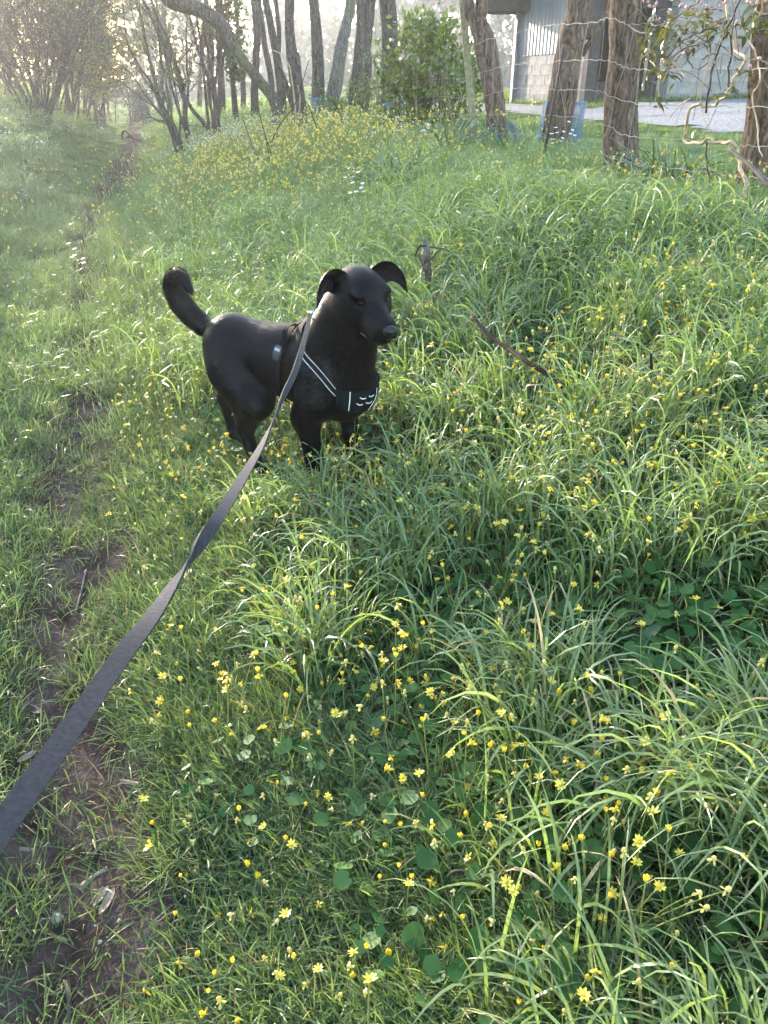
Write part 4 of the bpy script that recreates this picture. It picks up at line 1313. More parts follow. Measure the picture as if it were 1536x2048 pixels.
def build_trees():
    G = 'trees along the fence bank'
    # nearest row, right
    tree('thick ridged trunk standing alone behind the wire, between the leaning trunk and the vine', [(1247, 345, 70), (1249, 300, 66), (1250, 200, 64), (1251, 100, 62), (1252, 0, 60)], 5.95, 'bark_warm', seed=1, sides=48, amp=.085, group=G)
    tree('big ridged trunk at the right edge of the picture, beside the vine stems', [(1532, 395, 118), (1536, 330, 106), (1545, 220, 98), (1555, 100, 94), (1562, 0, 90)], 4.62, 'bark_warm', seed=2, sides=52, amp=.08, group=G)
    tree('leaning trunk with blue mesh round its foot, in front of the barn', [(1108, 312, 58), (1116, 262, 52), (1132, 170, 54), (1150, 70, 50), (1160, 0, 46)], 7.6, 'bark_warm', seed=3, sides=42, amp=.075, group=G,
         forks=[[(1158, 70, 22), (1184, 66, 18), (1190, 60, 4)], [(1164, 110, 12), (1196, 60, 10), (1214, 20, 9), (1226, -20, 8)]])
    tree('forked brown trunk behind the mossy stake, leafy bush against it', [(996, 290, 50), (990, 240, 42), (980, 150, 40), (968, 85, 44), (962, 40, 24), (964, -10, 24)], 8.9, 'bark_warm', seed=4, sides=40, group=G,
         forks=[[(972, 110, 26), (954, 60, 24), (942, 20, 23), (934, -20, 22)]])
    # row receding along the bank
    tree('straight dark trunk just behind the leafy bush, wire across its foot', [(784, 245, 34), (782, 200, 28), (779, 120, 30), (777, 50, 34), (774, 0, 34)], 13.5, 'bark_grey', seed=5, sides=30, group=G)
    tree('twin-stemmed trunk rising behind twiggy brush, one trunk short of the leafy bush', [(716, 230, 46), (716, 180, 42), (722, 110, 36), (722, 60, 20), (720, 0, 17)], 16.5, 'bark_grey', seed=6, sides=30, group=G,
         forks=[[(726, 120, 26), (734, 70, 22), (741, 0, 21)]])
    tree('pale lichened trunk leaning away over a darker stem', [(660, 232, 24), (668, 170, 20), (678, 100, 18), (690, 50, 15), (699, 0, 14)], 15.6, 'bark_pale', seed=7, sides=24, group=G, amp=.03,
         forks=[[(664, 215, 20), (676, 170, 18), (688, 100, 13), (700, 40, 11), (707, 0, 11)]])
    tree('upright trunk with dark blue wrapping at its foot', [(640, 232, 30), (637, 170, 25), (632, 90, 22), (628, 0, 19)], 15.2, 'bark_grey', seed=8, sides=28, group=G)
    tree('gnarled trunk with a swollen knot and broken stub, thin pale shoots before it', [(600, 245, 30), (592, 180, 26), (585, 118, 27), (582, 100, 22), (580, 50, 19), (579, 0, 18)], 13.2, 'bark_grey', seed=9, sides=30, group=G, amp=.1,
         forks=[[(586, 215, 11), (574, 175, 10), (565, 148, 9), (562, 140, 6)]])
    tree('slender trunk forking high, right behind the leaning bough', [(564, 225, 20), (560, 170, 18), (550, 90, 15), (537, 30, 14), (530, 0, 13)], 16, 'bark_grey', seed=10, sides=22, group=G,
         forks=[[(555, 120, 12), (558, 60, 9), (551, 0, 9)]])
    tree('straight grey trunk between the leaning bough and the ivy-clad trunks', [(510, 218, 16), (510, 150, 15), (513, 70, 15), (508, 0, 14)], 20, 'bark_grey', seed=11, sides=20, group=G)
    tree('thin dark trunk tilting towards the leaning bough', [(546, 215, 12), (541, 150, 12), (530, 90, 11), (520, 20, 10), (516, 0, 10)], 21, 'bark_grey', seed=12, sides=16, group=G)
    # the great leaning bough
    tree('big leaning trunk slanting across the lane to a thick sawn head', [(556, 226, 26), (545, 196, 22), (522, 165, 20), (490, 122, 19), (462, 86, 22), (446, 58, 25), (424, 36, 27), (392, 18, 26), (356, 6, 29), (334, -8, 30), (306, -50, 24)], 14.6, 'bark_mossy', seed=13, sides=34, group=G, top=1.5, amp=.1)
    # thin trunks farther off
    far = [(470, 20, 12, 'tilted thin trunk hung with ivy, two along from the great leaning trunk'), (488, 24, 11, 'thin straight trunk with ivy at mid height, beside the tilted ivy-hung one'), (446, 25, 13, 'grey trunk half hidden behind the bough, hazel twigs before it'),
           (420, 30, 9, 'slim far trunk showing through the reddish hazel clump'), (398, 33, 9, 'slim far trunk between the two hazel stools'), (342, 36, 8, 'slim hazy trunk seen through the near hazel stems'), (318, 40, 8, 'pale hazy trunk left of the hazel stems by the lane end'), (328, 27, 6, 'thin bent trunk among the lane-side hazel rods')]
    rng = np.random.default_rng(44)
    for k, (x, Y, w, lab) in enumerate(far):
        yb = 225 if Y < 28 else 235
        tl = rng.uniform(-16, 10) if k else -22
        tree(lab, [(x, yb, w), (x + tl * .3, 150, w * .9), (x + tl, 60, w * .85), (x + tl * 1.3, 0, w * .75)], Y, 'bark_grey', seed=20 + k, sides=14, group=G, top=3)
    # ivy on two of them
    for k, (x, Y) in enumerate(((470, 19.8), (489, 23.6))):
        lv = []
        for _ in range(1500):
            h = rng.uniform(.6, 4.6); p = at_y(x - 8 * (h / 4), 170, Y); p = np.array([p[0], p[1], 1.0 + h])
            a = rng.uniform(0, 6.28); rr = abs(rng.normal(0, .22)) * (1 - abs(h - 2.8) / 4)
            lv.append((p + np.array([math.cos(a) * rr, math.sin(a) * rr, 0]), rng.normal(0, 1, 3) + np.array([0, 0, -.4])))
        o = link('ivy', leaves_mesh('ivy', lv, (.06, .12), M['ivy_dark'], rng, .8))
        tag(o, ['dark ivy hanging on the tilted thin trunk', 'dark ivy clothing the thin straight trunk'][k], 'ivy')
    # ---- hazels beside the lane
    multistem('leaning hazel stool by the footpath, long rods slanting over the lane', [
        [(366, 330, 13), (357, 290, 12), (344, 254, 10), (327, 215, 9), (309, 162, 8), (298, 109, 7), (288, 51, 6), (268, -10, 5)],
        [(362, 328, 7), (340, 250, 7), (325, 220, 6), (301, 162, 5), (284, 140, 4.5), (264, 105, 4), (253, 74, 3), (246, 0, 2.5)],
        [(360, 326, 6), (335, 252, 5), (309, 213, 4.5), (288, 187, 4), (266, 152, 3.5), (241, 129, 2.5)],
        [(364, 327, 5), (350, 270, 4), (338, 200, 4), (325, 120, 3), (318, 40, 2.5)],
        [(363, 326, 5), (358, 280, 4), (361, 235, 4), (352, 180, 3), (338, 110, 3), (330, 40, 2)]], 15.3, 'bark_mossy', 31, twig_n=7, twig_ln=1.1, leaf='bud_leaf', leaf_size=(.025, .05), group='hazels beside the lane')
    multistem('dark-stemmed hazel right behind the leaning stool', [
        [(382, 312, 12), (374, 260, 11), (368, 210, 10), (363, 165, 10), (344, 109, 9), (321, 72, 8), (298, 27, 7), (274, -15, 6)],
        [(386, 310, 6), (366, 244, 6), (345, 180, 5), (338, 155, 4), (332, 110, 4), (321, 60, 3)],
        [(380, 308, 5), (372, 240, 5), (376, 170, 4), (374, 140, 4), (373, 60, 3), (378, 0, 2)]], 17, 'bark_grey', 32, twig_n=7, twig_ln=1.2, leaf='bud_leaf', leaf_size=(.03, .055), group='hazels beside the lane')
    multistem('single curved hazel stem sweeping up out of the white flowers', [
        [(417, 268, 9), (404, 245, 9), (387, 221, 8), (368, 187, 7.5), (360, 156, 7), (348, 117, 6), (337, 86, 5.5), (317, 40, 5), (300, -10, 4)]], 18, 'bark_grey', 33, twig_n=9, twig_ln=1.2, leaf='bud_leaf', leaf_size=(.03, .055), group='hazels beside the lane')
    rr = np.random.default_rng(9)
    multistem('reddish many-stemmed hazel clump under the great leaning trunk', fan((428, 258, 22), 11, 372, 462, 20, 6, 2.5, rr), 16.5, 'twig_red', 34, twig_n=7, twig_ln=1.1, kids=4, leaf='bud_leaf', leaf_size=(.025, .05), tw='twig_red', group='hazels beside the lane')
    # ---- the left hedge
    GH = 'hazel bushes of the left-hand hedge'
    multistem('broad budding hazel bush fanning up from the left-hand bank', fan((82, 270, 30), 17, -110, 235, -25, 6, 2.2, rr, curve=.1), 19.5, 'bark_grey', 35, twig_n=15, twig_ln=1.7, level=2, kids=6, leaf='bud_leaf', leaf_size=(.035, .07), leafn=1, group=GH, ratio=.2)
    multistem('tall dense hazel bush directly behind the broad budding one', fan((125, 252, 60), 15, 10, 235, -20, 5, 2, rr), 24, 'bark_grey', 36, twig_n=14, twig_ln=2.0, level=2, kids=6, leaf='bud_leaf', leaf_size=(.04, .075), leafn=1, group=GH, ratio=.15)
    multistem('hazel bush at the left edge of the picture, pale against the mist', fan((5, 228, 60), 13, -130, 110, -20, 5, 2, rr), 23, 'bark_grey', 37, twig_n=13, twig_ln=2.0, level=2, kids=6, leaf='bud_leaf', leaf_size=(.04, .075), leafn=1, group=GH, ratio=.15)
    multistem('yellow-green leafing bush where the hedge bends to the lane', fan((178, 246, 40), 13, 125, 250, 50, 4, 1.6, rr), 29, 'bark_grey', 38, twig_n=10, twig_ln=1.5, level=2, kids=5, leaf='bud_leaf', leaf_size=(.05, .10), leafn=3, group=GH, ratio=.1)
    multistem('small dark crooked tree leaning at the foot of the hedge bend', [
        [(208, 258, 9), (203, 238, 8), (200, 222, 7), (206, 205, 6), (210, 180, 4), (213, 150, 3), (208, 110, 2)], [(201, 228, 6), (195, 215, 4), (188, 205, 3), (170, 190, 2)], [(204, 212, 5), (207, 200, 4), (216, 180, 3), (226, 150, 2), (232, 110, 1.5)]], 30, 'bark_grey', 39, twig_n=10, twig_ln=1.6, kids=5, leaf='bud_leaf', leaf_size=(.05, .09), leafn=3, name='crooked_tree', cat='tree')
    # hedge going on past the left edge of the frame; it shades the near lane
    for k, (v, y, hgt) in enumerate(((-3.6, 7.2, 3.6), (-3.9, 4.8, 3.4), (-3.7, 2.6, 3.6), (-4.4, 9.0, 4.0))):
        rng = np.random.default_rng(60 + k)
        x = float(lane_x(v, y)); f = on_ground(x, y)
        t = thing('hazel_shrub', ['hazel bush of the left-hand hedge just outside the picture', 'second hazel bush outside the picture along the hedge', 'hazel bush level with the dog outside the picture', 'hazel bush set back in the hedge outside the picture'][k], 'shrub', f, GH)
        tw, lv = MB(), []
        for s_ in range(9):
            a = rng.uniform(0, 6.28); d = np.array([math.cos(a) * .4, math.sin(a) * .4, 1]); d /= np.linalg.norm(d)
            mb = MB(); pts = grow(mb, [], f + np.array([math.cos(a) * .15, math.sin(a) * .15, -.05]), d, hgt * rng.uniform(.7, 1.05), .022, 0, rng, 0, wob=.07, seg=9, sides=6)
            V, Q, T3 = tube_geo(pts, np.linspace(.022, .006, len(pts)), 7); m2 = MB(); m2.add(V, Q); m2.build('stem', M['bark_grey'], t, f)
            for _ in range(9):
                i = rng.integers(2, len(pts) - 1); dd = pts[i + 1 if i + 1 < len(pts) else i] - pts[i - 1]; dd = dd / np.linalg.norm(dd) + rng.normal(0, .6, 3); dd /= np.linalg.norm(dd)
                grow(tw, lv, pts[i], dd, rng.uniform(.6, 1.3), .006, 1, rng, 6, leafn=3)
        tw.build('twigs', M['twig'], t, f)
        o = link('leaves', leaves_mesh('leaves', lv, (.03, .06), M['bud_leaf'], rng), t); o.matrix_parent_inverse = Matrix.Translation(-Vector(tuple(f))); o['kind'] = 'stuff'
    # ---- small things at the lane's end
    multistem('small bare tree with a high V of branches at the lane end', [
        [(264, 248, 5), (261, 225, 4.5), (257, 200, 4), (254, 180, 3), (250, 150, 2), (244, 110, 1.5)], [(258, 202, 3), (250, 196, 2), (238, 186, 1.5), (228, 172, 1)], [(258, 200, 3), (264, 186, 2), (270, 170, 1.5), (276, 140, 1)]], 38, 'bark_grey', 40, twig_n=8, twig_ln=1.6, kids=3, name='bare_tree', cat='tree')
    multistem('thin leaning bare stem beside the ivy stump', [[(288, 246, 4), (284, 225, 3.5), (279, 200, 3), (275, 170, 2.5), (272, 120, 2), (270, 60, 1.5)], [(292, 244, 3), (284, 215, 2.5), (280, 190, 2)]], 36, 'bark_grey', 41, twig_n=6, twig_ln=1.4, kids=3, name='bare_tree', cat='tree')
    multistem('pair of faint bare stems left of the lane end', [[(221, 250, 5), (217, 215, 4), (214, 180, 3), (213, 120, 2)], [(229, 240, 2.5), (231, 210, 2), (236, 190, 1.5)]], 34, 'bark_grey', 42, twig_n=8, twig_ln=1.6, kids=3, name='bare_tree', cat='tree')
    p = at_y(281, 215, 40); f = on_ground(p[0], p[1]); rng = np.random.default_rng(3)
    t = thing('ivy_stump', 'dark ivy-covered stump on the low ridge at the lane end', 'stump', f)
    mb = MB(); mb.tube([f - [0, 0, .1], f + [.02, 0, .6], f + [-.1, 0, 1.25]], [.42, .36, .28], 14, True, bark_disp(5, .1)); mb.build('trunk', M['bark_grey'], t, f)
    lv = [(f + np.array([rng.normal(0, .36), rng.normal(0, .36), rng.uniform(.1, 1.4)]), rng.normal(0, 1, 3)) for _ in range(700)]
    o = link('leaves', leaves_mesh('leaves', lv, (.07, .14), M['ivy_dark'], rng, .8), t); o.matrix_parent_inverse = Matrix.Translation(-Vector(tuple(f))); o['kind'] = 'stuff'
    # arching dead branch beside the path
    q = hit(252, 282); mb = MB()
    for pl in ([(244, 272), (247, 263), (253, 264), (258, 270), (262, 277)], [(258, 270), (262, 274), (270, 279)], [(253, 277), (257, 272), (259, 270)], [(244, 272), (247, 279), (254, 281)]):
        mb.tube(smooth_path([at_y(a, b, q[1]) for a, b in pl], 14), np.linspace(.035, .02, 14), 6)
    tag(mb.build('dead_branch', M['twig_dark']), 'dark arching dead branch lying beside the far footpath', 'branch')
    # ---- far woodland in the mist
    rng = np.random.default_rng(77); mb = MB(); lv = []
    for k in range(110):
        Y = rng.uniform(75, 125); a = rng.uniform(-34, 34)
        x = Y * math.tan(rad(a)); b = np.array([x, Y, float(ground_z(x, Y))]); h = rng.uniform(5, 11)
        mb.tube([b, b + [rng.normal(0, .3), 0, h * .5], b + [rng.normal(0, .6), 0, h]], [.32, .22, .07], 5, False)
        for _ in range(9):
            hh = rng.uniform(.25, .95) * h; d = rng.normal(0, 1, 3); d[2] = abs(d[2]) * .6 + .4; d /= np.linalg.norm(d)
            grow(mb, lv, b + [0, 0, hh], d, h * .28, .08, 1, rng, 4, leafn=2)
    for _ in range(8000):
        Y = rng.uniform(86, 112); x = rng.uniform(-75, 60)
        lv.append((np.array([x, Y, float(ground_z(x, Y)) + abs(rng.normal(0, 2.2)) * (.5 + 1.2 * vnoise(x * .15, 0, 3))]), rng.normal(0, 1, 3)))
    tag(mb.build('far_woodland', M['twig']), 'misty bare woodland beyond the field', None, kind='stuff')
    tag(link('far_undergrowth', leaves_mesh('far_undergrowth', lv, (.6, 1.3), M['ivy_dark'], rng, .8)), 'hazy hedge foliage under the far woodland', None, kind='stuff')

build_trees()

# ================================================================== BARN, FENCE, BUSH, VINES
def build_barn():
    conc = noise_mat('concrete_block', [(.3, (.17, .158, .155)), (.5, (.25, .235, .23)), (.7, (.33, .315, .31))], 5, 7, .9, .5, 60, spec=.2)
    mortar = noise_mat('mortar', [(.3, (.14, .13, .13)), (.7, (.22, .21, .205))], 20, 5, .95)
    metal = noise_mat('blue_grey_sheet', [(.3, (.10, .125, .165)), (.6, (.14, .17, .215)), (.8, (.18, .205, .24))], 1.2, 6, .6, 0, stretch=(1, 1, .25))
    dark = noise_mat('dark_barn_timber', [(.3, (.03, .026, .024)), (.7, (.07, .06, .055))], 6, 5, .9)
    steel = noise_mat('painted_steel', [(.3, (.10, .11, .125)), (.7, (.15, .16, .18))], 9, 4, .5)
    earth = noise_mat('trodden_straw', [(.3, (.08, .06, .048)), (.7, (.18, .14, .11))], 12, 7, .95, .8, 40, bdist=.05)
    barn = thing('barn', 'open-sided barn of blue-grey sheeting and concrete blocks beyond the gravel', 'barn', on_ground(5, 18))
    org = np.array(barn.location)
    def wall(p0, p1, zb, zt, thick, rows, bl, bh, seedk):
        """a block wall from p0 to p1: recessed mortar core and every block a piece"""
        p0 = np.array(p0, float); p1 = np.array(p1, float); u = p1 - p0; ln = np.linalg.norm(u); u /= ln
        nrm = np.array([u[1], -u[0]])
        if nrm @ (CAM[:2] - p0) < 0:
            nrm = -nrm
        R = np.array([[u[0], -nrm[0], 0], [u[1], -nrm[1], 0], [0, 0, 1]])
        c = (p0 + p1) / 2
        mb = MB(); mb.box((*(c - nrm * (thick / 2 + .002)), (zb + zt) / 2), (ln / 2, thick / 2, (zt - zb) / 2), R)
        w = mb.build('block_wall', mortar, barn, org, smooth=False)
        full = MB()
        hx, hz = bl / 2 - .004, bh / 2 - .004
        full.box((0, 0, 0), (hx, .006, hz)).box((0, 0, 0), (hx - .006, .0085, hz - .006))
        me = full.mesh('block', conc, False)
        rng = np.random.default_rng(seedk)
        ang = math.atan2(u[1], u[0])
        for r in range(rows):
            off = (r % 2) * bl / 2
            k = -off
            while k < ln - .05:
                a, b = max(0, k), min(ln, k + bl)
                if b - a > .08:
                    pc = p0 + u * (a + b) / 2
                    o = link('block', me, w)
                    o.location = tuple(np.array([*(pc + nrm * rng.uniform(-.002, .003)), zb + (r + .5) * bh]) - org)
                    o.rotation_euler = (0, 0, ang if nrm @ np.array([-u[1], u[0]]) < 0 else ang)
                    o.scale = ((b - a - .008) / (bl - .008), 1, 1)
                k += bl
        return w, R, nrm, u
    A = at_y(1036, 160, 20.5); B = at_y(1172, 160, 17.6)
    zA = 1.12
    zc = at_y(1036, 117, 20.5)[2]
    rows = int(round((zc - zA) / .19)); zc = zA + rows * .19
    wall(A[:2], B[:2], zA, zc, .1, rows, .44, .19, 1)
    # corrugated sheeting above
    u = (B - A)[:2]; ln = np.linalg.norm(u); u /= ln; nrm = np.array([u[1], -u[0]]); nrm = nrm if nrm @ (CAM[:2] - A[:2]) > 0 else -nrm
    n = int(ln / .012); s_ = np.linspace(-.02, ln, n); ph = (s_ / .16) % 1
    prof = .012 * np.clip(np.abs(ph - .5) * 6 - 1.2, 0, 1)
    zz = np.array([zc + .01, 3.9])
    V = np.array([[*(A[:2] + u * a + nrm * (.03 + b)), z] for z in zz for a, b in zip(s_, prof)])
    k = np.arange(n - 1); Q = np.stack([k, k + 1, n + k + 1, n + k], -1)
    V2 = V - np.array([*(nrm * .004), 0]); m = len(V)
    mb = MB(); mb.add(np.concatenate([V, V2]), np.concatenate([Q, Q[:, ::-1] + m])); mb.build('metal_sheeting', metal, barn, org, smooth=False)
    R = np.array([[u[0], -nrm[0], 0], [u[1], -nrm[1], 0], [0, 0, 1]])
    mb = MB(); mb.box((*(A[:2] - u * .05 + nrm * .06), 2.45), (.055, .07, 1.42), R); mb.build('corner_post', steel, barn, org, smooth=False)
    mb = MB(); mb.box((B[0] + .05, B[1] - .02, 2.5), (.09, .12, 1.42), R); mb.build('door_post', dark, barn, org, smooth=False)  # added dark box hiding the bright wall end, standing in for doorway shade
    # right-hand wall
    C = at_y(1336, 160, 17.0); D = at_y(1640, 160, 18.6)
    wall(C[:2], D[:2], 1.15, 1.15 + 14 * .2, .2, 14, .45, .2, 2)
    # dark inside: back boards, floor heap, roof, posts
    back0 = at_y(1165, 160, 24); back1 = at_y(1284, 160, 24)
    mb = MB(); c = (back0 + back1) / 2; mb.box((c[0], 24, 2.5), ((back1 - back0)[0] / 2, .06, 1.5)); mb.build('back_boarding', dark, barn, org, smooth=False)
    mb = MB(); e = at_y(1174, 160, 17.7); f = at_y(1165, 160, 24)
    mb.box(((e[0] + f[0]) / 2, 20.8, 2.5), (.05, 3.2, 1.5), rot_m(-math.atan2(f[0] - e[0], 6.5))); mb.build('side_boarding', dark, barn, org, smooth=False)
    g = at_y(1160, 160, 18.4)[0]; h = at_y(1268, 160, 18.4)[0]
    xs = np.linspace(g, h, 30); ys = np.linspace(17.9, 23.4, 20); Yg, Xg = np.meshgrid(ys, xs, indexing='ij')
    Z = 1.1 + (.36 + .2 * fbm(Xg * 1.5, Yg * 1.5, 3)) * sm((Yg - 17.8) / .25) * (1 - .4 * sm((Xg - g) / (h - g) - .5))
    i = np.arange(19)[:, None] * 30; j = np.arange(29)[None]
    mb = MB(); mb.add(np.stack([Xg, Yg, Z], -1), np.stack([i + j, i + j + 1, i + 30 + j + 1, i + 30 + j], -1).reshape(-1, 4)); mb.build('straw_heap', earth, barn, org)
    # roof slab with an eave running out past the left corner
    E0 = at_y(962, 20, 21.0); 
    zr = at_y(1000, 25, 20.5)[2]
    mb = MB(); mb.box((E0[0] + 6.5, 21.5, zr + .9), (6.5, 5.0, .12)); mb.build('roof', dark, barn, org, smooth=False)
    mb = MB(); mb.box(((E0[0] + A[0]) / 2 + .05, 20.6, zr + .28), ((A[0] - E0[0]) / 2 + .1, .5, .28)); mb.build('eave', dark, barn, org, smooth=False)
    p = at_y(1310, 100, 17.4)
    mb = MB(); mb.box((p[0], p[1], 2.5), (.10, .012, 1.5)).box((p[0], p[1] - .09, 2.5), (.10, .010, 1.5)).box((p[0], p[1] - .045, 2.5), (.012, .036, 1.5)); mb.build('post', dark, barn, org, smooth=False)
    p2 = at_y(1326, 10, 17.3)
    mb = MB(); mb.box((p2[0] - .1, 17.3, at_y(1326, 8, 17.3)[2]), (.30, .05, .06)); mb.build('beam', dark, barn, org, smooth=False)
build_barn()

# ------------------------------------------------------------------ wire fence
FA = np.array([1.81, 4.15]); FB = np.array([.88, 9.0])
_fu = (FB - FA) / np.linalg.norm(FB - FA); _fn = np.array([_fu[1], -_fu[0]])

def fence_pt(px, py, off=0.0):
    d = ray(px, py); t = ((FA + _fn * off - CAM[:2]) @ _fn) / (d[:2] @ _fn)
    return CAM + d * t

def build_fence():
    wire_m = noise_mat('rusty_galvanised_wire', [(.3, (.18, .15, .13)), (.7, (.36, .33, .31))], 30, 4, .7)
    z4 = lambda L: [(960 + x * .375, y * .375) for x, y in L]
    zb = lambda L: [(740 + x * .2083, y * .2083) for x, y in L]
    rows = [
        zb([(760, 515), (920, 480), (1165, 370)]) + z4([(200, 178), (260, 155), (350, 138), (450, 130), (590, 120), (690, 97), (790, 130), (900, 125), (1050, 150), (1250, 140), (1400, 150), (1560, 155)]),
        zb([(730, 755), (820, 765), (940, 735), (1235, 650)]) + z4([(200, 342), (300, 330), (440, 325), (600, 320), (690, 330), (770, 362), (900, 372), (1100, 375), (1300, 365), (1560, 368)]),
        zb([(700, 930), (830, 945), (970, 945), (1240, 880)]) + z4([(200, 470), (330, 476), (440, 480), (540, 478), (640, 490), (690, 512), (860, 560), (1100, 560), (1250, 562), (1400, 575), (1560, 572)]),
        zb([(830, 1095), (1060, 1100), (1200, 1100)]) + z4([(200, 603), (330, 612), (540, 632), (620, 655), (690, 680), (740, 712), (880, 735), (1090, 745), (1370, 775), (1560, 787)]),
        zb([(1000, 1270), (1150, 1275), (1300, 1285)]) + z4([(240, 715), (400, 745), (500, 765), (690, 840), (800, 875), (940, 890), (1230, 925), (1400, 945), (1560, 957)])]
    f = thing('wire_fence', 'sagging rusty sheep-wire fence along the top of the right-hand bank', 'fence', on_ground(*((FA + FB) / 2)))
    org = np.array(f.location); rng = np.random.default_rng(15)
    W3 = []
    for r in rows:
        P = np.array([fence_pt(x, y) for x, y in r])
        ext = P[0] + np.array([_fu[0], _fu[1], 0]) * 4.5 + [0, 0, rng.normal(0, .05)]
        ext2 = P[-1] - np.array([_fu[0], _fu[1], 0]) * 1.2
        P = np.concatenate([[ext], P, [ext2]])
        C = smooth_path(P, 200)
        C[:, 2] += .004 * np.sin(np.arange(200) * 1.1); C[:, :2] += (_fn[None] * (vnoise(np.arange(200) * .12, np.zeros(200) + len(W3), 2)[:, None] - .5) * .05)
        W3.append(C)
        mb = MB(); mb.tube(C, .0018, 5); mb.build('line_wire', wire_m, f, org)
    s_of = [((w[:, :2] - FA) @ _fu) for w in W3]
    for s0 in np.arange(-1.0, 8.6, .29):
        pts = []
        sh = rng.normal(0, .03)
        for k, (w, s_) in enumerate(zip(W3, s_of)):
            order = np.argsort(s_)
            pts.append([np.interp(s0 + sh * (k - 2) + rng.normal(0, .012), s_[order], w[order, q]) for q in range(3)])
        lo, hi = (0, 5)
        if rng.uniform() < .2:
            hi = 4
        C = smooth_path(pts[lo:hi], 26); C[:, :2] += _fu * (.014 * np.sin(np.linspace(0, 9, 26) + rng.uniform(0, 6)))[:, None]
        mb = MB(); mb.tube(C, .0013, 4); mb.build('stay_wire', wire_m, f, org)
    # mossy squared stake and a dark iron rod hold it up
    st_m = noise_mat('mossy_stake', [(.3, (.10, .10, .045)), (.5, (.17, .155, .075)), (.7, (.30, .25, .15))], 9, 6, .9, .5, 60, stretch=(6, 6, .8))
    a, b = fence_pt(921, -40, -.05), fence_pt(958, 285, -.05); b[2] = float(ground_z(b[0], b[1])) - .15
    ax = (a - b) / np.linalg.norm(a - b); ex = np.cross([0, 1, 0], ax); ex /= np.linalg.norm(ex); ey = np.cross(ax, ex)
    c = (a + b) / 2; R = np.stack([ex, ey, ax], 1)
    mb = MB(); mb.box(c, (.034, .030, np.linalg.norm(a - b) / 2), R); o = mb.build('fence_stake', st_m, None, None, smooth=False)
    bm = bmesh.new(); bm.from_mesh(o.data); bmesh.ops.bevel(bm, geom=list(bm.edges), offset=.006, segments=2, affect='EDGES'); bm.to_mesh(o.data); bm.free()
    tag(o, 'leaning square mossy wooden stake holding the wire', 'stake')
    a, b = fence_pt(1128, 94, -.02), fence_pt(1083, 305, -.02); b[2] = float(ground_z(b[0], b[1])) - .1
    mb = MB(); mb.tube([b, (a + b) / 2, a], .011, 8)
    for k in range(9):
        p = b + (a - b) * (.1 + .1 * k); mb.tube([p - (a - b) * .004, p + (a - b) * .004], .0145, 8)
    tag(mb.build('iron_rod', noise_mat('dark_iron', [(.3, (.02, .015, .016)), (.7, (.06, .04, .038))], 60, 4, .7)), 'thin dark iron rod leaning in the wire fence', 'rod')
build_fence()

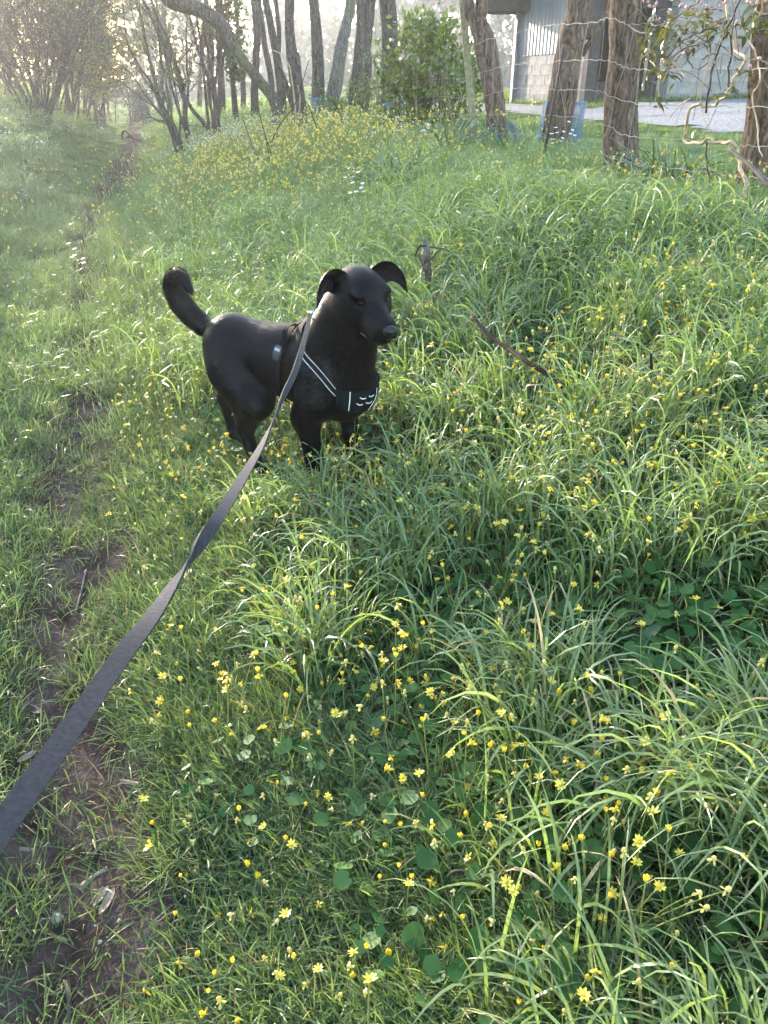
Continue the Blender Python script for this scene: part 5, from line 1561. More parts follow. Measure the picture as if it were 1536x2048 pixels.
# ------------------------------------------------------------------ blue mesh guards
def build_guards():
    m, N, L, P = newmat('blue_plastic_mesh')
    P.inputs['Base Color'].default_value = (.10, .30, .58, 1); P.inputs['Roughness'].default_value = .5
    tc = N.new('ShaderNodeTexCoord'); vo = N.new('ShaderNodeTexVoronoi'); vo.inputs['Scale'].default_value = 95; vo.feature = 'DISTANCE_TO_EDGE'
    L.new(tc.outputs['Object'], vo.inputs['Vector'])
    r = ramp(N, [(.06, (.8, .8, .8)), (.16, (.08, .08, .08))]); L.new(vo.outputs['Distance'], r.inputs[0])
    ns = N.new('ShaderNodeTexNoise'); ns.inputs['Scale'].default_value = 14; L.new(tc.outputs['Object'], ns.inputs['Vector'])
    rc = ramp(N, [(.3, (.09, .20, .36)), (.7, (.20, .34, .48))]); L.new(ns.outputs['Fac'], rc.inputs[0]); L.new(rc.outputs[0], P.inputs['Base Color'])
    tr = N.new('ShaderNodeBsdfTransparent'); tl = N.new('ShaderNodeBsdfTranslucent'); L.new(rc.outputs[0], tl.inputs[0])
    mx0 = N.new('ShaderNodeMixShader'); mx0.inputs[0].default_value = .4; L.new(P.outputs[0], mx0.inputs[1]); L.new(tl.outputs[0], mx0.inputs[2])
    mx = N.new('ShaderNodeMixShader'); L.new(r.outputs[0], mx.inputs[0]); L.new(tr.outputs[0], mx.inputs[1]); L.new(mx0.outputs[0], mx.inputs[2])
    L.new(mx.outputs[0], N['Material Output'].inputs[0])
    def sheet(label, rings, seed):
        """rings: list of closed/open loops of 3D points from foot to top"""
        Rg = np.array(rings); m_, n_ = Rg.shape[:2]
        i = np.arange(m_ - 1)[:, None] * n_; j = np.arange(n_ - 1)[None]
        Q = np.stack([i + j, i + j + 1, i + n_ + j + 1, i + n_ + j], -1).reshape(-1, 4)
        du = np.gradient(Rg, axis=1); dv = np.gradient(Rg, axis=0); nn = np.cross(du, dv); nn /= np.linalg.norm(nn, axis=-1, keepdims=True) + 1e-9
        k = m_ * n_
        mb = MB(); mb.add(np.concatenate([Rg.reshape(-1, 3), (Rg - nn * .003).reshape(-1, 3)]), np.concatenate([Q, Q[:, ::-1] + k]))
        tag(mb.build('tree_guard', m), label, 'tree guard', 'blue mesh tree guards')
    rng = np.random.default_rng(8)
    def tubular(px0, px1, pyb, pyt, Y, wpx, label, a0, a1, crumple=.03, flare=0):
        b = at_y(px0, pyb, Y); tp = at_y(px1, pyt, Y); b[2] = min(b[2], float(ground_z(b[0], b[1])) + .02)
        rr = px_r(wpx, b); rings = []
        for t in np.linspace(0, 1, 14):
            c = b + (tp - b) * t; a = np.linspace(a0, a1, 30)
            R_ = rr * (1 + flare * t) * (1 + crumple * 6 * (vnoise(np.cos(a) * 2 + t * 3, np.sin(a) * 2 + 4, 3) - .5))
            rings.append(np.stack([c[0] + R_ * np.cos(a), c[1] + R_ * np.sin(a), c[2] + 0 * a + .02 * (vnoise(a * 2, a * 0 + t, 4) - .5)], -1))
        sheet(label, rings, 1)
    tubular(1112, 1132, 300, 203, 7.58, 84, 'pale blue mesh guard standing open round the leaning trunk', -.25, math.pi + .25, .04)
    tubular(787, 786, 245, 205, 13.45, 40, 'blue mesh guard round the trunk beside the leafy bush', 0, 2 * math.pi, .03)
    tubular(639, 638, 236, 195, 15.15, 36, 'blue mesh guard wrapped round the upright far trunk', 0, 2 * math.pi, .02)
    # a crumpled torn one beside the forked trunk
    rings = []
    for t in np.linspace(0, 1, 16):
        px = np.interp(t, [0, .25, .6, 1], [1046, 1036, 1036, 1016]); py = np.interp(t, [0, .25, .6, 1], [320, 308, 272, 240]); w = np.interp(t, [0, .2, .5, .8, 1], [30, 14, 26, 22, 6])
        row = []
        for s_ in np.linspace(-.5, .5, 12):
            p = at_y(px + s_ * w, py, 8.3 + .08 * math.sin(s_ * 14 + t * 7) + .03 * rng.normal()); row.append(p)
        rings.append(row)
    sheet('torn crumpled blue mesh at the foot of the forked trunk', rings, 2)
build_guards()

# ------------------------------------------------------------------ leafy bush
def build_bush():
    rng = np.random.default_rng(21)
    Y = 11.0
    c = at_y(862, 140, Y); f = on_ground(c[0], Y)
    t = thing('leafy_bush', 'fresh green leafy bush on the fence beside the mossy stake', 'bush', f)
    sx = at_y(950, 140, Y)[0] - at_y(775, 140, Y)[0]; zt = at_y(862, 38, Y)[2]; zb = f[2]
    mb, lv = MB(), []
    for k in range(16):
        a = rng.uniform(0, 6.28); d = np.array([math.cos(a) * .38, math.sin(a) * .3, 1]); d /= np.linalg.norm(d)
        s0 = f + np.array([rng.uniform(-.38, .38) * sx, rng.uniform(-.2, .2), -.03])
        grow(mb, lv, s0, d, (zt - zb) * rng.uniform(.5, .95), .011, 2, rng, 6, leafn=5, wob=.2)
    mb.build('stems', M['twig'], t, f)
    cl = [(np.array([c[0] + rng.uniform(-.45, .45) * sx, Y + rng.normal(0, .18), zb + .12 + (zt - zb) * rng.uniform(.02, .88) ** .8]), rng.uniform(.10, .22)) for _ in range(36)]
    for p, r in cl:
        if p[2] > zb + .8 * (zt - zb) and abs(p[0] - c[0]) > .33 * sx:
            continue
        for _ in range(48):
            q = p + rng.normal(0, r * .62, 3)
            lv.append((q, (q - p) + np.array([0, -.05, .06]) + rng.normal(0, .14, 3)))
    lv = [l for l in lv if abs(l[0][0] - c[0]) < sx * .62 and l[0][2] < zt + .1]
    o = link('leaves', leaves_mesh('leaves', lv, (.045, .09), M['ivy_leaf'], rng, .62), t); o.matrix_parent_inverse = Matrix.Translation(-Vector(tuple(f))); o['kind'] = 'stuff'
    # hanging dry stalks before it
    mb = MB()
    for _ in range(14):
        px = rng.uniform(830, 950); y0 = rng.uniform(90, 160)
        mb.tube(smooth_path([at_y(px, y0, Y - .4), at_y(px + rng.uniform(-12, 16), y0 + 50, Y - .45), at_y(px + rng.uniform(-8, 22), y0 + rng.uniform(80, 120), Y - .4)], 10), .004, 4)
    mb.build('dry_stalks', M['vine_stem'], t, f)
    # brush before the twin trunks
    for (px, Yb, wd, h, lab) in ((745, 14.5, .7, .9, 'low twiggy brush with small leaves at the foot of the twin trunks'), (690, 14.2, .6, .45, 'low leafy brush between the wrapped trunk and the twin trunks')):
        c2 = at_y(px, 200, Yb); f2 = on_ground(c2[0], Yb); t2 = thing('brush', lab, 'brush', f2); mb, lv = MB(), []
        for _ in range(16):
            d = np.array([rng.normal(0, .5), rng.normal(0, .3), 1]); d /= np.linalg.norm(d)
            grow(mb, lv, f2 + np.array([rng.uniform(-wd, wd) * .6, rng.normal(0, .15), -.02]), d, h * rng.uniform(.6, 1.2), .006, 2, rng, 4, leafn=3)
        mb.build('stems', M['twig'], t2, f2)
        o = link('leaves', leaves_mesh('leaves', lv, (.03, .06), M['ivy_leaf'], rng, .6), t2); o.matrix_parent_inverse = Matrix.Translation(-Vector(tuple(f2))); o['kind'] = 'stuff'
build_bush()

# ------------------------------------------------------------------ vine with pink buds
def build_vine():
    rng = np.random.default_rng(33)
    zz = lambda L: [(1300 + x * .205, y * .205) for x, y in L]
    f = fence_pt(1462, 330); f = on_ground(f[0], f[1])
    t = thing('flowering_vine', 'twining vine with leathery leaves and pink buds on the wire fence', 'vine', f)
    stems = [([(950, 1830), (870, 1600), (830, 1480), (780, 1380), (690, 1410), (580, 1370), (470, 1400), (340, 1390), (345, 1250), (390, 1060), (480, 1020), (620, 1040), (700, 960), (800, 830), (870, 700), (930, 580), (860, 500), (820, 400), (770, 180), (720, -60)], .0095, 'vine_stem', 110),
             ([(540, 1110), (570, 900), (620, 650), (690, 430), (750, 290), (900, -40)], .0055, 'twig_dark', 40),
             ([(770, 850), (760, 780), (790, 500), (760, 250), (720, -20)], .005, 'twig_dark', 40),
             ([(150, 740), (300, 540), (450, 400), (600, 270), (700, 200), (790, 60)], .0055, 'vine_stem', 40),
             ([(500, 580), (600, 530), (720, 530), (840, 570), (930, 600)], .0045, 'twig', 30),
             ([(350, 500), (400, 640), (470, 680), (560, 600), (590, 500), (560, 330), (600, 180)], .0045, 'twig', 50),
             ([(260, 530), (280, 650), (360, 780), (410, 910), (300, 1060)], .0035, 'vine_stem', 30),
             ([(930, 230), (1000, 460), (1060, 640), (1060, 800), (1000, 950), (1050, 1250), (1060, 1400), (1090, 1530)], .0045, 'vine_stem', 50),
             ([(0, 590), (90, 700), (80, 880), (110, 1050), (170, 1160), (250, 1080), (400, 940)], .0035, 'vine_stem', 50),
             ([(-200, 260), (-60, 330), (100, 250), (260, 160), (420, 60), (520, -30)], .005, 'twig', 40),
             ([(1200, 120), (1040, 180), (900, 240), (700, 260), (520, 300), (300, 420), (120, 600)], .0055, 'twig', 50),
             ([(560, 1390), (555, 1600), (575, 1750), (600, 1900)], .004, 'twig_dark', 30),
             ([(600, 1280), (540, 1180), (500, 1000), (520, 800), (570, 640)], .0028, 'vine_stem', 30),
             ([(640, 1060), (600, 1160), (480, 1360)], .0028, 'vine_stem', 24),
             ([(420, 1160), (460, 960), (530, 770), (580, 560), (565, 400)], .0025, 'vine_stem', 30)]
    paths = []
    for pl, r, mt, n in stems:
        off = rng.uniform(-.05, .03)
        C = smooth_path([fence_pt(x, y, off + rng.normal(0, .015)) for x, y in zz(pl)], n)
        if pl[0] == (950, 1830) or pl[-1] == (600, 1900):
            k = 0 if pl[0] == (950, 1830) else -1
            C[k, 2] = float(ground_z(C[k, 0], C[k, 1])) - .03
        C += (np.stack([vnoise(np.arange(n) * .5, np.full(n, k * 7.3 + r * 999), k) for k in range(3)], -1) - .5) * r * 2.5
        mb = MB(); mb.tube(C, np.linspace(r, r * .7, n), 7); mb.build('stem', M[mt], t, f); paths.append(C)
    # random fine stems in the thick of it
    mb = MB()
    for _ in range(46):
        px, py = rng.uniform(1290, 1536), rng.uniform(-10, 150)
        a = rng.uniform(0, 6.28); l = rng.uniform(30, 90)
        mb.tube(smooth_path([fence_pt(px, py, rng.uniform(-.08, .05)), fence_pt(px + l * .5 * math.cos(a), py + l * .5 * math.sin(a) - 8, rng.uniform(-.1, .06)), fence_pt(px + l * math.cos(a), py + l * math.sin(a), rng.uniform(-.1, .06))], 10), .0022, 4)
    mb.build('fine_stems', M['twig'], t, f)
    # leaves: leathery, drooping, each a piece
    lm = leaf_mat('vine_leaf', [(.1, (.05, .06, .022)), (.6, (.09, .09, .03)), (.95, (.14, .10, .05))], rough=.4, transl=.3)
    n = 7; tt = np.linspace(0, 1, n); w = .22 * np.sin(math.pi * tt ** .8) ** .9; w[0] = .02; w[-1] = 0
    zc = -.35 * tt ** 2
    V = np.concatenate([np.stack([tt, w, zc + .06], -1), np.stack([tt, 0 * tt, zc], -1), np.stack([tt, -w, zc + .06], -1)])
    k = np.arange(n - 1); Q = np.concatenate([np.stack([k, k + 1, n + k + 1, n + k], -1), np.stack([n + k, n + k + 1, 2 * n + k + 1, 2 * n + k], -1)])
    lme = mesh_np('leaf', V * .075, Q, lm)
    a_ = lme.attributes.new('shade', 'FLOAT', 'POINT'); a_.data.foreach_set('value', np.full(3 * n, .5, np.float32))
    lme2 = lme.copy(); lme2.materials[0] = M['ivy_leaf']
    spots = []
    for cx, cy, sx, sy, m_ in ((1350, 60, 42, 30, 80), (1316, 115, 16, 44, 66), (1430, 45, 44, 28, 50), (1510, 40, 22, 34, 34), (1400, 82, 10, 5, 5), (1300, 40, 16, 28, 16), (1490, 145, 16, 10, 9), (1455, 175, 14, 8, 6), (1432, 190, 10, 4, 4), (1320, 205, 12, 8, 8), (1340, 150, 14, 10, 10), (1290, 95, 8, 30, 12)):
        for _ in range(m_):
            spots.append((cx + rng.normal(0, sx * .6), cy + rng.normal(0, sy * .6), 0))
    for px, py in ((1385, 322), (1396, 326), (1402, 318), (1388, 262), (1412, 318), (1390, 330), (1408, 306), (1416, 328), (1395, 255), (1424, 345)):
        spots.append((px, py, 1))
    for px, py, kd in spots:
        p = fence_pt(px, py, rng.uniform(-.12, .06))
        o = link('leaf', lme2 if kd else lme, t, p - f, (rng.normal(0, .6), rng.uniform(-.2, 1.0), rng.uniform(0, 6.28)), rng.uniform(.4, .85) * (.8 if kd else 1))
    # pink buds
    bm_ = leaf_mat('pink_bud', [(.1, (.34, .17, .17)), (.9, (.52, .34, .34))], rough=.5, transl=.2, tcol=(1.1, .9, .9))
    th = np.linspace(0, math.pi, 7); ph = np.linspace(0, 6.283, 8, endpoint=False); Tg, Pg = np.meshgrid(th, ph, indexing='ij')
    V = np.stack([np.sin(Tg) * np.cos(Pg) * .011, np.sin(Tg) * np.sin(Pg) * .011, -np.cos(Tg) * .015 + .004 * np.sin(Tg)], -1)
    i = np.arange(6)[:, None] * 8; j = np.arange(8)[None]
    bme = mesh_np('bud', V, np.stack([i + j, i + (j + 1) % 8, i + 8 + (j + 1) % 8, i + 8 + j], -1).reshape(-1, 4), bm_)
    a_ = bme.attributes.new('shade', 'FLOAT', 'POINT'); a_.data.foreach_set('value', np.full(56, .5, np.float32))
    for x, y in ((0, 60), (40, 70), (60, 40), (95, 180), (180, 120), (300, 60), (365, 70), (600, 100), (540, 130), (690, 60), (720, 30), (830, 20), (740, 20), (960, 15), (990, 30), (1070, 570), (150, 610), (220, 650), (385, 495), (870, 440), (335, 520), (235, 620), (780, 230), (650, 200), (560, 60), (440, 150), (250, 200), (-20, 20), (-70, 15), (1130, 5), (980, 650), (300, 330), (460, 90), (510, 20)):
        p = fence_pt(1300 + x * .205, y * .205, rng.uniform(-.1, .02))
        link('bud', bme, t, p - f, (rng.normal(0, .7), rng.normal(0, .7), 0), rng.uniform(.55, .95))
    # dry stick propped at the foot of the big trunk
    mb = MB(); a, b = fence_pt(1458, 297, -.12), fence_pt(1545, 378, -.12)
    mb.tube(smooth_path([b, (a + b) / 2 + [0, 0, .01], a], 12), np.linspace(.012, .008, 12), 8, True, bark_disp(3, .06, 5))
    tag(mb.build('dry_stick', M['twig']), 'dry brown stick slanting before the trunk at the right edge', 'stick')
build_vine()

# ================================================================== FLOWERS AND GROUND PLANTS
def set_shade(me, val):
    a = me.attributes.get('shade') or me.attributes.new('shade', 'FLOAT', 'POINT')
    a.data.foreach_set('value', np.broadcast_to(np.asarray(val, np.float32), (len(me.vertices),)).copy())
    return me

def petal_geo(L, w, lift, az, curl=.2):
    t = np.array([0, .35, .7, 1.0]); ww = np.array([.35, .9, 1.0, .25]) * w / 2
    ang = lift - curl * t
    r = np.concatenate([[0], np.cumsum(np.cos(ang[1:]) * np.diff(t) * L)]) + .0015
    z = np.concatenate([[0], np.cumsum(np.sin(ang[1:]) * np.diff(t) * L)])
    c, s_ = math.cos(az), math.sin(az)
    Lf = np.stack([r * c - ww * s_, r * s_ + ww * c, z + .12 * ww], -1); Rt = np.stack([r * c + ww * s_, r * s_ - ww * c, z + .12 * ww], -1); Md = np.stack([r * c, r * s_, z], -1)
    V = np.concatenate([Lf, Md, Rt]); k = np.arange(3)
    return V, np.concatenate([np.stack([k, 4 + k, 5 + k, 1 + k], -1), np.stack([4 + k, 8 + k, 9 + k, 5 + k], -1)])

def bud_geo(r, h, sides=7, n=6):
    th = np.linspace(0, math.pi, n); ph = np.linspace(0, 6.283, sides, endpoint=False); Tg, Pg = np.meshgrid(th, ph, indexing='ij')
    rr = r * np.sin(Tg) * (1 + .12 * np.cos(3 * Pg)) * (1.15 - .35 * Tg / math.pi)
    V = np.stack([rr * np.cos(Pg), rr * np.sin(Pg), h * (1 - np.cos(Tg)) / 2], -1).reshape(-1, 3)
    i = np.arange(n - 1)[:, None] * sides; j = np.arange(sides)[None]
    return V, np.stack([i + j, i + (j + 1) % sides, i + sides + (j + 1) % sides, i + sides + j], -1).reshape(-1, 4)

def flower_parts(kind, rng):
    """(bloom builder, material) for one of four states, bloom base at origin"""
    mb = MB()
    if kind == 0:                                  # open star
        n = rng.integers(7, 10)
        for k in range(n):
            mb.add(*petal_geo(rng.uniform(.0095, .013), .0050, rng.uniform(.15, .7), 6.283 * k / n + rng.normal(0, .1)))
        mb.add(*(lambda v, f: (v, f))(*bud_geo(.0035, .004, 6, 4)))
        return mb, 'petal'
    if kind == 1:                                  # half open cup
        n = 7
        for k in range(n):
            mb.add(*petal_geo(rng.uniform(.0105, .013), .0056, rng.uniform(1.0, 1.35), 6.283 * k / n + rng.normal(0, .15), -.1))
        mb.add(*bud_geo(.0042, .009, 6, 5))
        return mb, 'petal'
    if kind == 2:                                  # closed bud with spread sepals
        mb.add(*bud_geo(.0046, .0115))
        for k in range(3):
            mb.add(*petal_geo(.0085, .005, -.3, 2.1 * k + rng.normal(0, .2), .4))
        return mb, 'petal_pale'
    n = 5                                          # ragged, petals dropping
    for k in range(n):
        mb.add(*petal_geo(rng.uniform(.010, .016), .0058, rng.uniform(-.9, .7), 6.283 * rng.uniform(), .5))
    mb.add(*bud_geo(.004, .006, 6, 4))
    return mb, 'petal'

def stem_pts(h, lean, az, sag, n=8):
    t = np.linspace(0, 1, n); a = lean + sag * t ** 1.5
    r = np.concatenate([[0], np.cumsum(np.sin((a[1:] + a[:-1]) / 2) * h / (n - 1))]); z = np.concatenate([[0], np.cumsum(np.cos((a[1:] + a[:-1]) / 2) * h / (n - 1))])
    return np.stack([r * math.cos(az), r * math.sin(az), z], -1), a[-1]

def build_flowers():
    rng = np.random.default_rng(101)
    variants = []
    for kind, hs in [(kk, hh) for hh in (0, 1) for kk in (0, 0, 1, 1, 1, 2, 2, 2, 2, 3, 3)]:
        P, a = stem_pts(rng.uniform(.09, .16) if hs == 0 else rng.uniform(.19, .29), rng.uniform(.05, .5), 0, rng.uniform(-.3, .5) if kind != 3 else rng.uniform(.3, 1.2))
        sb = MB(); sb.tube(P, np.linspace(.0016, .0011, len(P)), 5)
        sm_ = set_shade(sb.mesh('stem', M['flower_stem']), rng.uniform())
        bb, mt = flower_parts(kind, rng)
        R = np.array(Euler((0, a * .8, 0)).to_matrix())
        bb.V = [v @ R.T + P[-1] for v in bb.V]
        bm_ = set_shade(bb.mesh('bloom', M[mt]), rng.uniform())
        # one-piece copy for the uncounted mass far off
        fm = MB(); fm.V, fm.F, fm.n = [np.concatenate(sb.V)], {3: list(sb.F[3]), 4: list(sb.F[4])}, sb.n
        ns = sum(len(f) for f in fm.F[4]) 
        whole = MB(); whole.tube(P, .0016, 3, False); nst = sum(len(f) for f in whole.F[4]); off = whole.n
        for v in bb.V: whole.V.append(v * 1.0)
        for kf in (3, 4):
            for f in bb.F[kf]: whole.F[kf].append(f + off)
        whole.n += bb.n
        wm = whole.mesh('flower_mass', M['flower_stem']); wm.materials.append(M[mt])
        mi = np.ones(len(wm.polygons), np.int32); mi[:nst] = 0
        wm.polygons.foreach_set('material_index', mi); set_shade(wm, rng.uniform())
        variants.append((kind, sm_, bm_, wm, hs, float(P[-1, 2])))
    # ---- where they grow
    def dens(x, y):
        v = lane_v(x, y)
        d = np.where(v > .2, .35 + .65 * sm((v - .25) / .6), .22) * np.where(v > 4.3, .1, 1) * np.where(np.abs(v) < .2, .05, 1)
        c = clump(x, y, 1.5, 141)
        return d * np.clip((c - .3) * 3.5, .12, 1)
    x, y = sector(9000, .62, 6.2, -30, 36, .7, rng)
    k = rng.uniform(size=len(x)) < dens(x, y)
    x, y = x[k], y[k]
    z = ground_z(x, y)
    # keep those the photograph frames; the 300 that show largest become things of their own
    q = np.stack([x, y, z + .15], -1) - CAM
    w = q @ _D; u = 768 + F_PX * q[:, 0] / w; vv = 1024 - F_PX * (q @ _U) / w
    vis = (u > -20) & (u < 1556) & (vv > 60) & (vv < 2080)
    hide = np.exp(-((x + .33) / .28) ** 2 - ((y - 2.75) / .22) ** 2) > .45
    order = np.argsort(w + np.where(vis & ~hide, 0, 1e3))
    big, rest = order[:300], order[300:]
    zone = lambda a, b: 'on the turf beside the footpath' if lane_v(a, b) < .55 else ('in the long grass below the dog' if b < 2.3 else 'in the long grass level with the dog')
    kinds = ['open yellow star-shaped celandine', 'half-open yellow cupped celandine', 'closed pale yellow celandine bud', 'ragged yellow celandine losing its petals']
    named_f = []
    for i in big:
        hs = int(rng.uniform() < tall(x[i], y[i]) * .85)
        kind, sm_, bm_, wm, _, top_z = variants[hs * 11 + rng.integers(11)]
        t = thing('celandine_flower', kinds[kind] + ' ' + zone(x[i], y[i]), 'flower', (x[i], y[i], z[i] - .01), 'yellow celandine flowers in the grass')
        t.rotation_euler = (rng.normal(0, .12), rng.normal(0, .12), rng.uniform(0, 6.28))
        s_ = rng.uniform(.72, 1.0)
        t.scale = (s_,) * 3
        link('stem', sm_, t); link('bloom', bm_, t)
        named_f.append((t, kinds[kind], (x[i], y[i], z[i] + top_z * s_)))
    single_out(named_f)
    X, Yv = [x[rest]], [y[rest]]
    a, b = sector(56000, 5.6, 24, -36, 12, 1.0, rng)
    v = lane_v(a, b)
    pr = np.exp(-((v - 2.1) / .85) ** 2) * np.exp(-((b - 9.6) / 2.8) ** 2) * 2.4 + .05 * (v > 0) * (v < 4.3) * np.clip((clump(a, b, 1.2, 141) - .3) * 3, 0, 1) + .02 * (v < -.3) * (v > -2.5) + .11 * np.exp(-((v + .9) / .5) ** 2) * (b < 14) * np.clip((clump(a, b, 1.4, 151) - .4) * 5, 0, 1)
    k = rng.uniform(size=len(a)) < pr
    X.append(a[k]); Yv.append(b[k])
    X = np.concatenate(X); Yv = np.concatenate(Yv); r = np.hypot(X, Yv)
    plant('celandine_mass', [v_[3] for v_ in variants], X, Yv, rng, (.8, 1.2), 'yellow celandine flowers massed farther along the banks', tilt=.2, smap=.9 + .7 * sm((r - 5.5) / 4))
    # ---- white stitchwort drifts
    mb = MB()
    for k in range(7):
        c = rng.normal(0, .045, 2); h = rng.uniform(.16, .30)
        for p in range(5):
            V, F = petal_geo(.012, .010, .25, 1.257 * p); mb.add(V + [c[0], c[1], h], F)
    wme = set_shade(mb.mesh('white_sprig', M['petal_white']), .6)
    a, b = sector(16000, 6, 30, -40, 14, .9, rng); v = lane_v(a, b)
    pr = 1.0 * np.exp(-((v - 2.1) / .6) ** 2) * np.exp(-((b - 14.5) / 3.2) ** 2) + .35 * np.exp(-((v + 1.35) / .28) ** 2) * sm((b - 8) / 2) * sm((26 - b) / 6) * np.clip((clump(a, b, .9, 161) - .42) * 6, 0, 1) + .30 * np.exp(-((v - 3.3) / .5) ** 2) * np.exp(-((b - 11.5) / 2) ** 2) + .004
    k = rng.uniform(size=len(a)) < pr
    plant('white_flower_drift', [wme], a[k], b[k], rng, (.8, 1.4), 'drifts of small white flowers on the far banks', tilt=.25)

def build_leaves():
    rng = np.random.default_rng(202)
    hv = [heart_leaf(.021, .35, rng) for _ in range(5)]
    # ---- fifty plants nearest the lens, leaf by leaf
    hm = [set_shade(mesh_np('leaf', V, [Q, T], M['celandine_leaf']), rng.uniform()) for V, Q, T in hv]
    spots = [(650, 1545), (560, 1640), (700, 1690), (820, 1690), (880, 1900), (930, 1760), (990, 1560), (1040, 1520), (1100, 1500), (1150, 1540), (1210, 1560), (1270, 1600), (1180, 1620), (1060, 1640), (1130, 1690), (1220, 1700), (1300, 1660), (1380, 1560), (1440, 1480), (1480, 1420), (1400, 1300), (1460, 1260), (1500, 1330), (1340, 1400), (1290, 1340), (1450, 1620), (1500, 1700), (1000, 1850), (1060, 1930), (1110, 1880), (950, 1960), (1200, 1800), (1330, 1760), (470, 1620), (430, 1580), (480, 1700), (900, 1640), (860, 1560), (780, 1610), (600, 1500), (1250, 1480), (1010, 1720), (1400, 1840), (1150, 1970), (700, 1800), (540, 1560)]
    named_p = []
    for i, (px, py) in enumerate(spots):
        p = hit(px, py)
        where = 'on the path side of the bank' if lane_v(p[0], p[1]) < .75 else ('low on the bank by the lens' if py > 1600 else 'under the long grass of the near bank')
        t = thing('celandine_plant', 'rosette of dark glossy heart-shaped leaves ' + where, 'plant', p + [0, 0, -.005], 'heart-leaved celandine plants in the near grass')
        named_p.append((t, 'rosette of dark glossy heart-shaped leaves', p))
        for k in range(6):
            a = rng.uniform(0, 6.28); r = rng.uniform(.015, .085); h = rng.uniform(.03, .10)
            link('leaf', hm[rng.integers(5)], t, (r * math.cos(a), r * math.sin(a), h), (rng.normal(0, .3), rng.normal(.15, .3), a + rng.normal(0, .4)), rng.uniform(.7, 1.35))
    single_out(named_p)
    # ---- the rest as ground cover
    x, y = sector(12500, .5, 4.2, -40, 56, 1.0, rng); v = lane_v(x, y)
    c = clump(x, y, 1.7, 171)
    k = rng.uniform(size=len(x)) < np.clip((c - .2) * 4, 0.1, 1) * np.where(v > .5, .3 + .7 * sm((v - .5) / .5), 0)
    x, y = x[k], y[k]; n = len(x)
    x = np.repeat(x, 2) + rng.normal(0, .03, 2 * n); y = np.repeat(y, 2) + rng.normal(0, .03, 2 * n); n *= 2
    h = rng.uniform(.012, .085, n)
    Vs, Qs, Ts, sh = [], [], [], []; off = 0
    idx = rng.integers(0, 5, n)
    rz = rng.uniform(0, 6.28, n); rx = rng.normal(0, .3, n); ry = rng.normal(.12, .35, n); sc = rng.uniform(.5, 1.15, n)
    z = ground_z(x, y) + h
    for kd in range(5):
        V, Q, T = hv[kd]; s_ = np.where(idx == kd)[0]
        if not len(s_): continue
        cz, sz = np.cos(rz[s_]), np.sin(rz[s_])
        P = V[None] * sc[s_][:, None, None]
        P = np.stack([P[..., 0], P[..., 1] * np.cos(rx[s_])[:, None] - P[..., 2] * np.sin(rx[s_])[:, None], P[..., 1] * np.sin(rx[s_])[:, None] + P[..., 2] * np.cos(rx[s_])[:, None]], -1)
        P = np.stack([P[..., 0] * np.cos(ry[s_])[:, None] + P[..., 2] * np.sin(ry[s_])[:, None], P[..., 1], -P[..., 0] * np.sin(ry[s_])[:, None] + P[..., 2] * np.cos(ry[s_])[:, None]], -1)
        P = np.stack([P[..., 0] * cz[:, None] - P[..., 1] * sz[:, None] + x[s_][:, None], P[..., 0] * sz[:, None] + P[..., 1] * cz[:, None] + y[s_][:, None], P[..., 2] + z[s_][:, None]], -1)
        m = len(V); b = off + (np.arange(len(s_)) * m)[:, None, None]
        Vs.append(P.reshape(-1, 3)); Qs.append((b + Q[None]).reshape(-1, 4)); Ts.append((b + T[None]).reshape(-1, 3)); sh.append(np.repeat(rng.uniform(size=len(s_)), m)); off += m * len(s_)
    me = mesh_np('celandine_leaves', np.concatenate(Vs), [np.concatenate(Qs), np.concatenate(Ts)], M['celandine_leaf'])
    set_shade(me, np.concatenate(sh))
    tag(link('celandine_leaves', me), 'dark heart-shaped leaves carpeting the bank under the grass', None, kind='stuff')
    # dark leafy cover round the far tree feet
    lv = []
    for _ in range(5200):
        Y = rng.uniform(11, 24); v = rng.normal(3.7, .5); x = float(lane_x(v, Y))
        if vnoise(x * 1.2, Y * .8, 181) < .42: continue
        lv.append((np.array([x, Y, float(ground_z(x, Y)) + abs(rng.normal(.08, .1))]), rng.normal(0, 1, 3) + [0, 0, .5]))
    tag(link('ivy_ground_cover', leaves_mesh('ivy_ground_cover', lv, (.05, .10), M['ivy_leaf'], rng, .75)), 'leafy ground cover round the feet of the trees', None, kind='stuff')

def build_tussocks():
    rng = np.random.default_rng(303)
    mat = leaf_mat('sedge', [(.1, (.05, .09, .05)), (.6, (.08, .13, .07)), (.95, (.13, .18, .09))], rough=.35, transl=.25, spec=.7)
    for px, py, n, sc, lab in ((800, 392, 130, 1.0, 'dark blue-green sedge tussock in a hollow of the bank'), (905, 318, 150, 1.15, 'larger blue-green tussock below the mossy stake'), (1010, 322, 80, .9, 'small blue-green tussock by the torn blue mesh'), (1330, 388, 110, 1.0, 'coarse grass tussock below the vine')):
        p = hit(px, py); mb = MB(); sh = []
        for _ in range(n):
            a = rng.uniform(0, 6.28); r = .16 * sc * math.sqrt(rng.uniform())
            V, Q, T = ribbon((p[0] + r * math.cos(a), p[1] + r * math.sin(a), p[2] - .02), a + rng.normal(0, .6), rng.uniform(.28, .55) * sc, rng.uniform(.008, .013), abs(rng.normal(.3, .2)), rng.uniform(.9, 2.2), 7, rng.normal(0, .6), 0, 1.3)
            k = mb.n; mb.add(V, Q); mb.F[3].append(T + k); sh.append(np.full(len(V), rng.uniform()))
        o = mb.build('grass_tussock', mat, None, None); set_shade(o.data, np.concatenate(sh))
        tag(o, lab, 'tussock', 'coarse tussocks on the bank')

build_flowers()
build_leaves()
build_tussocks()

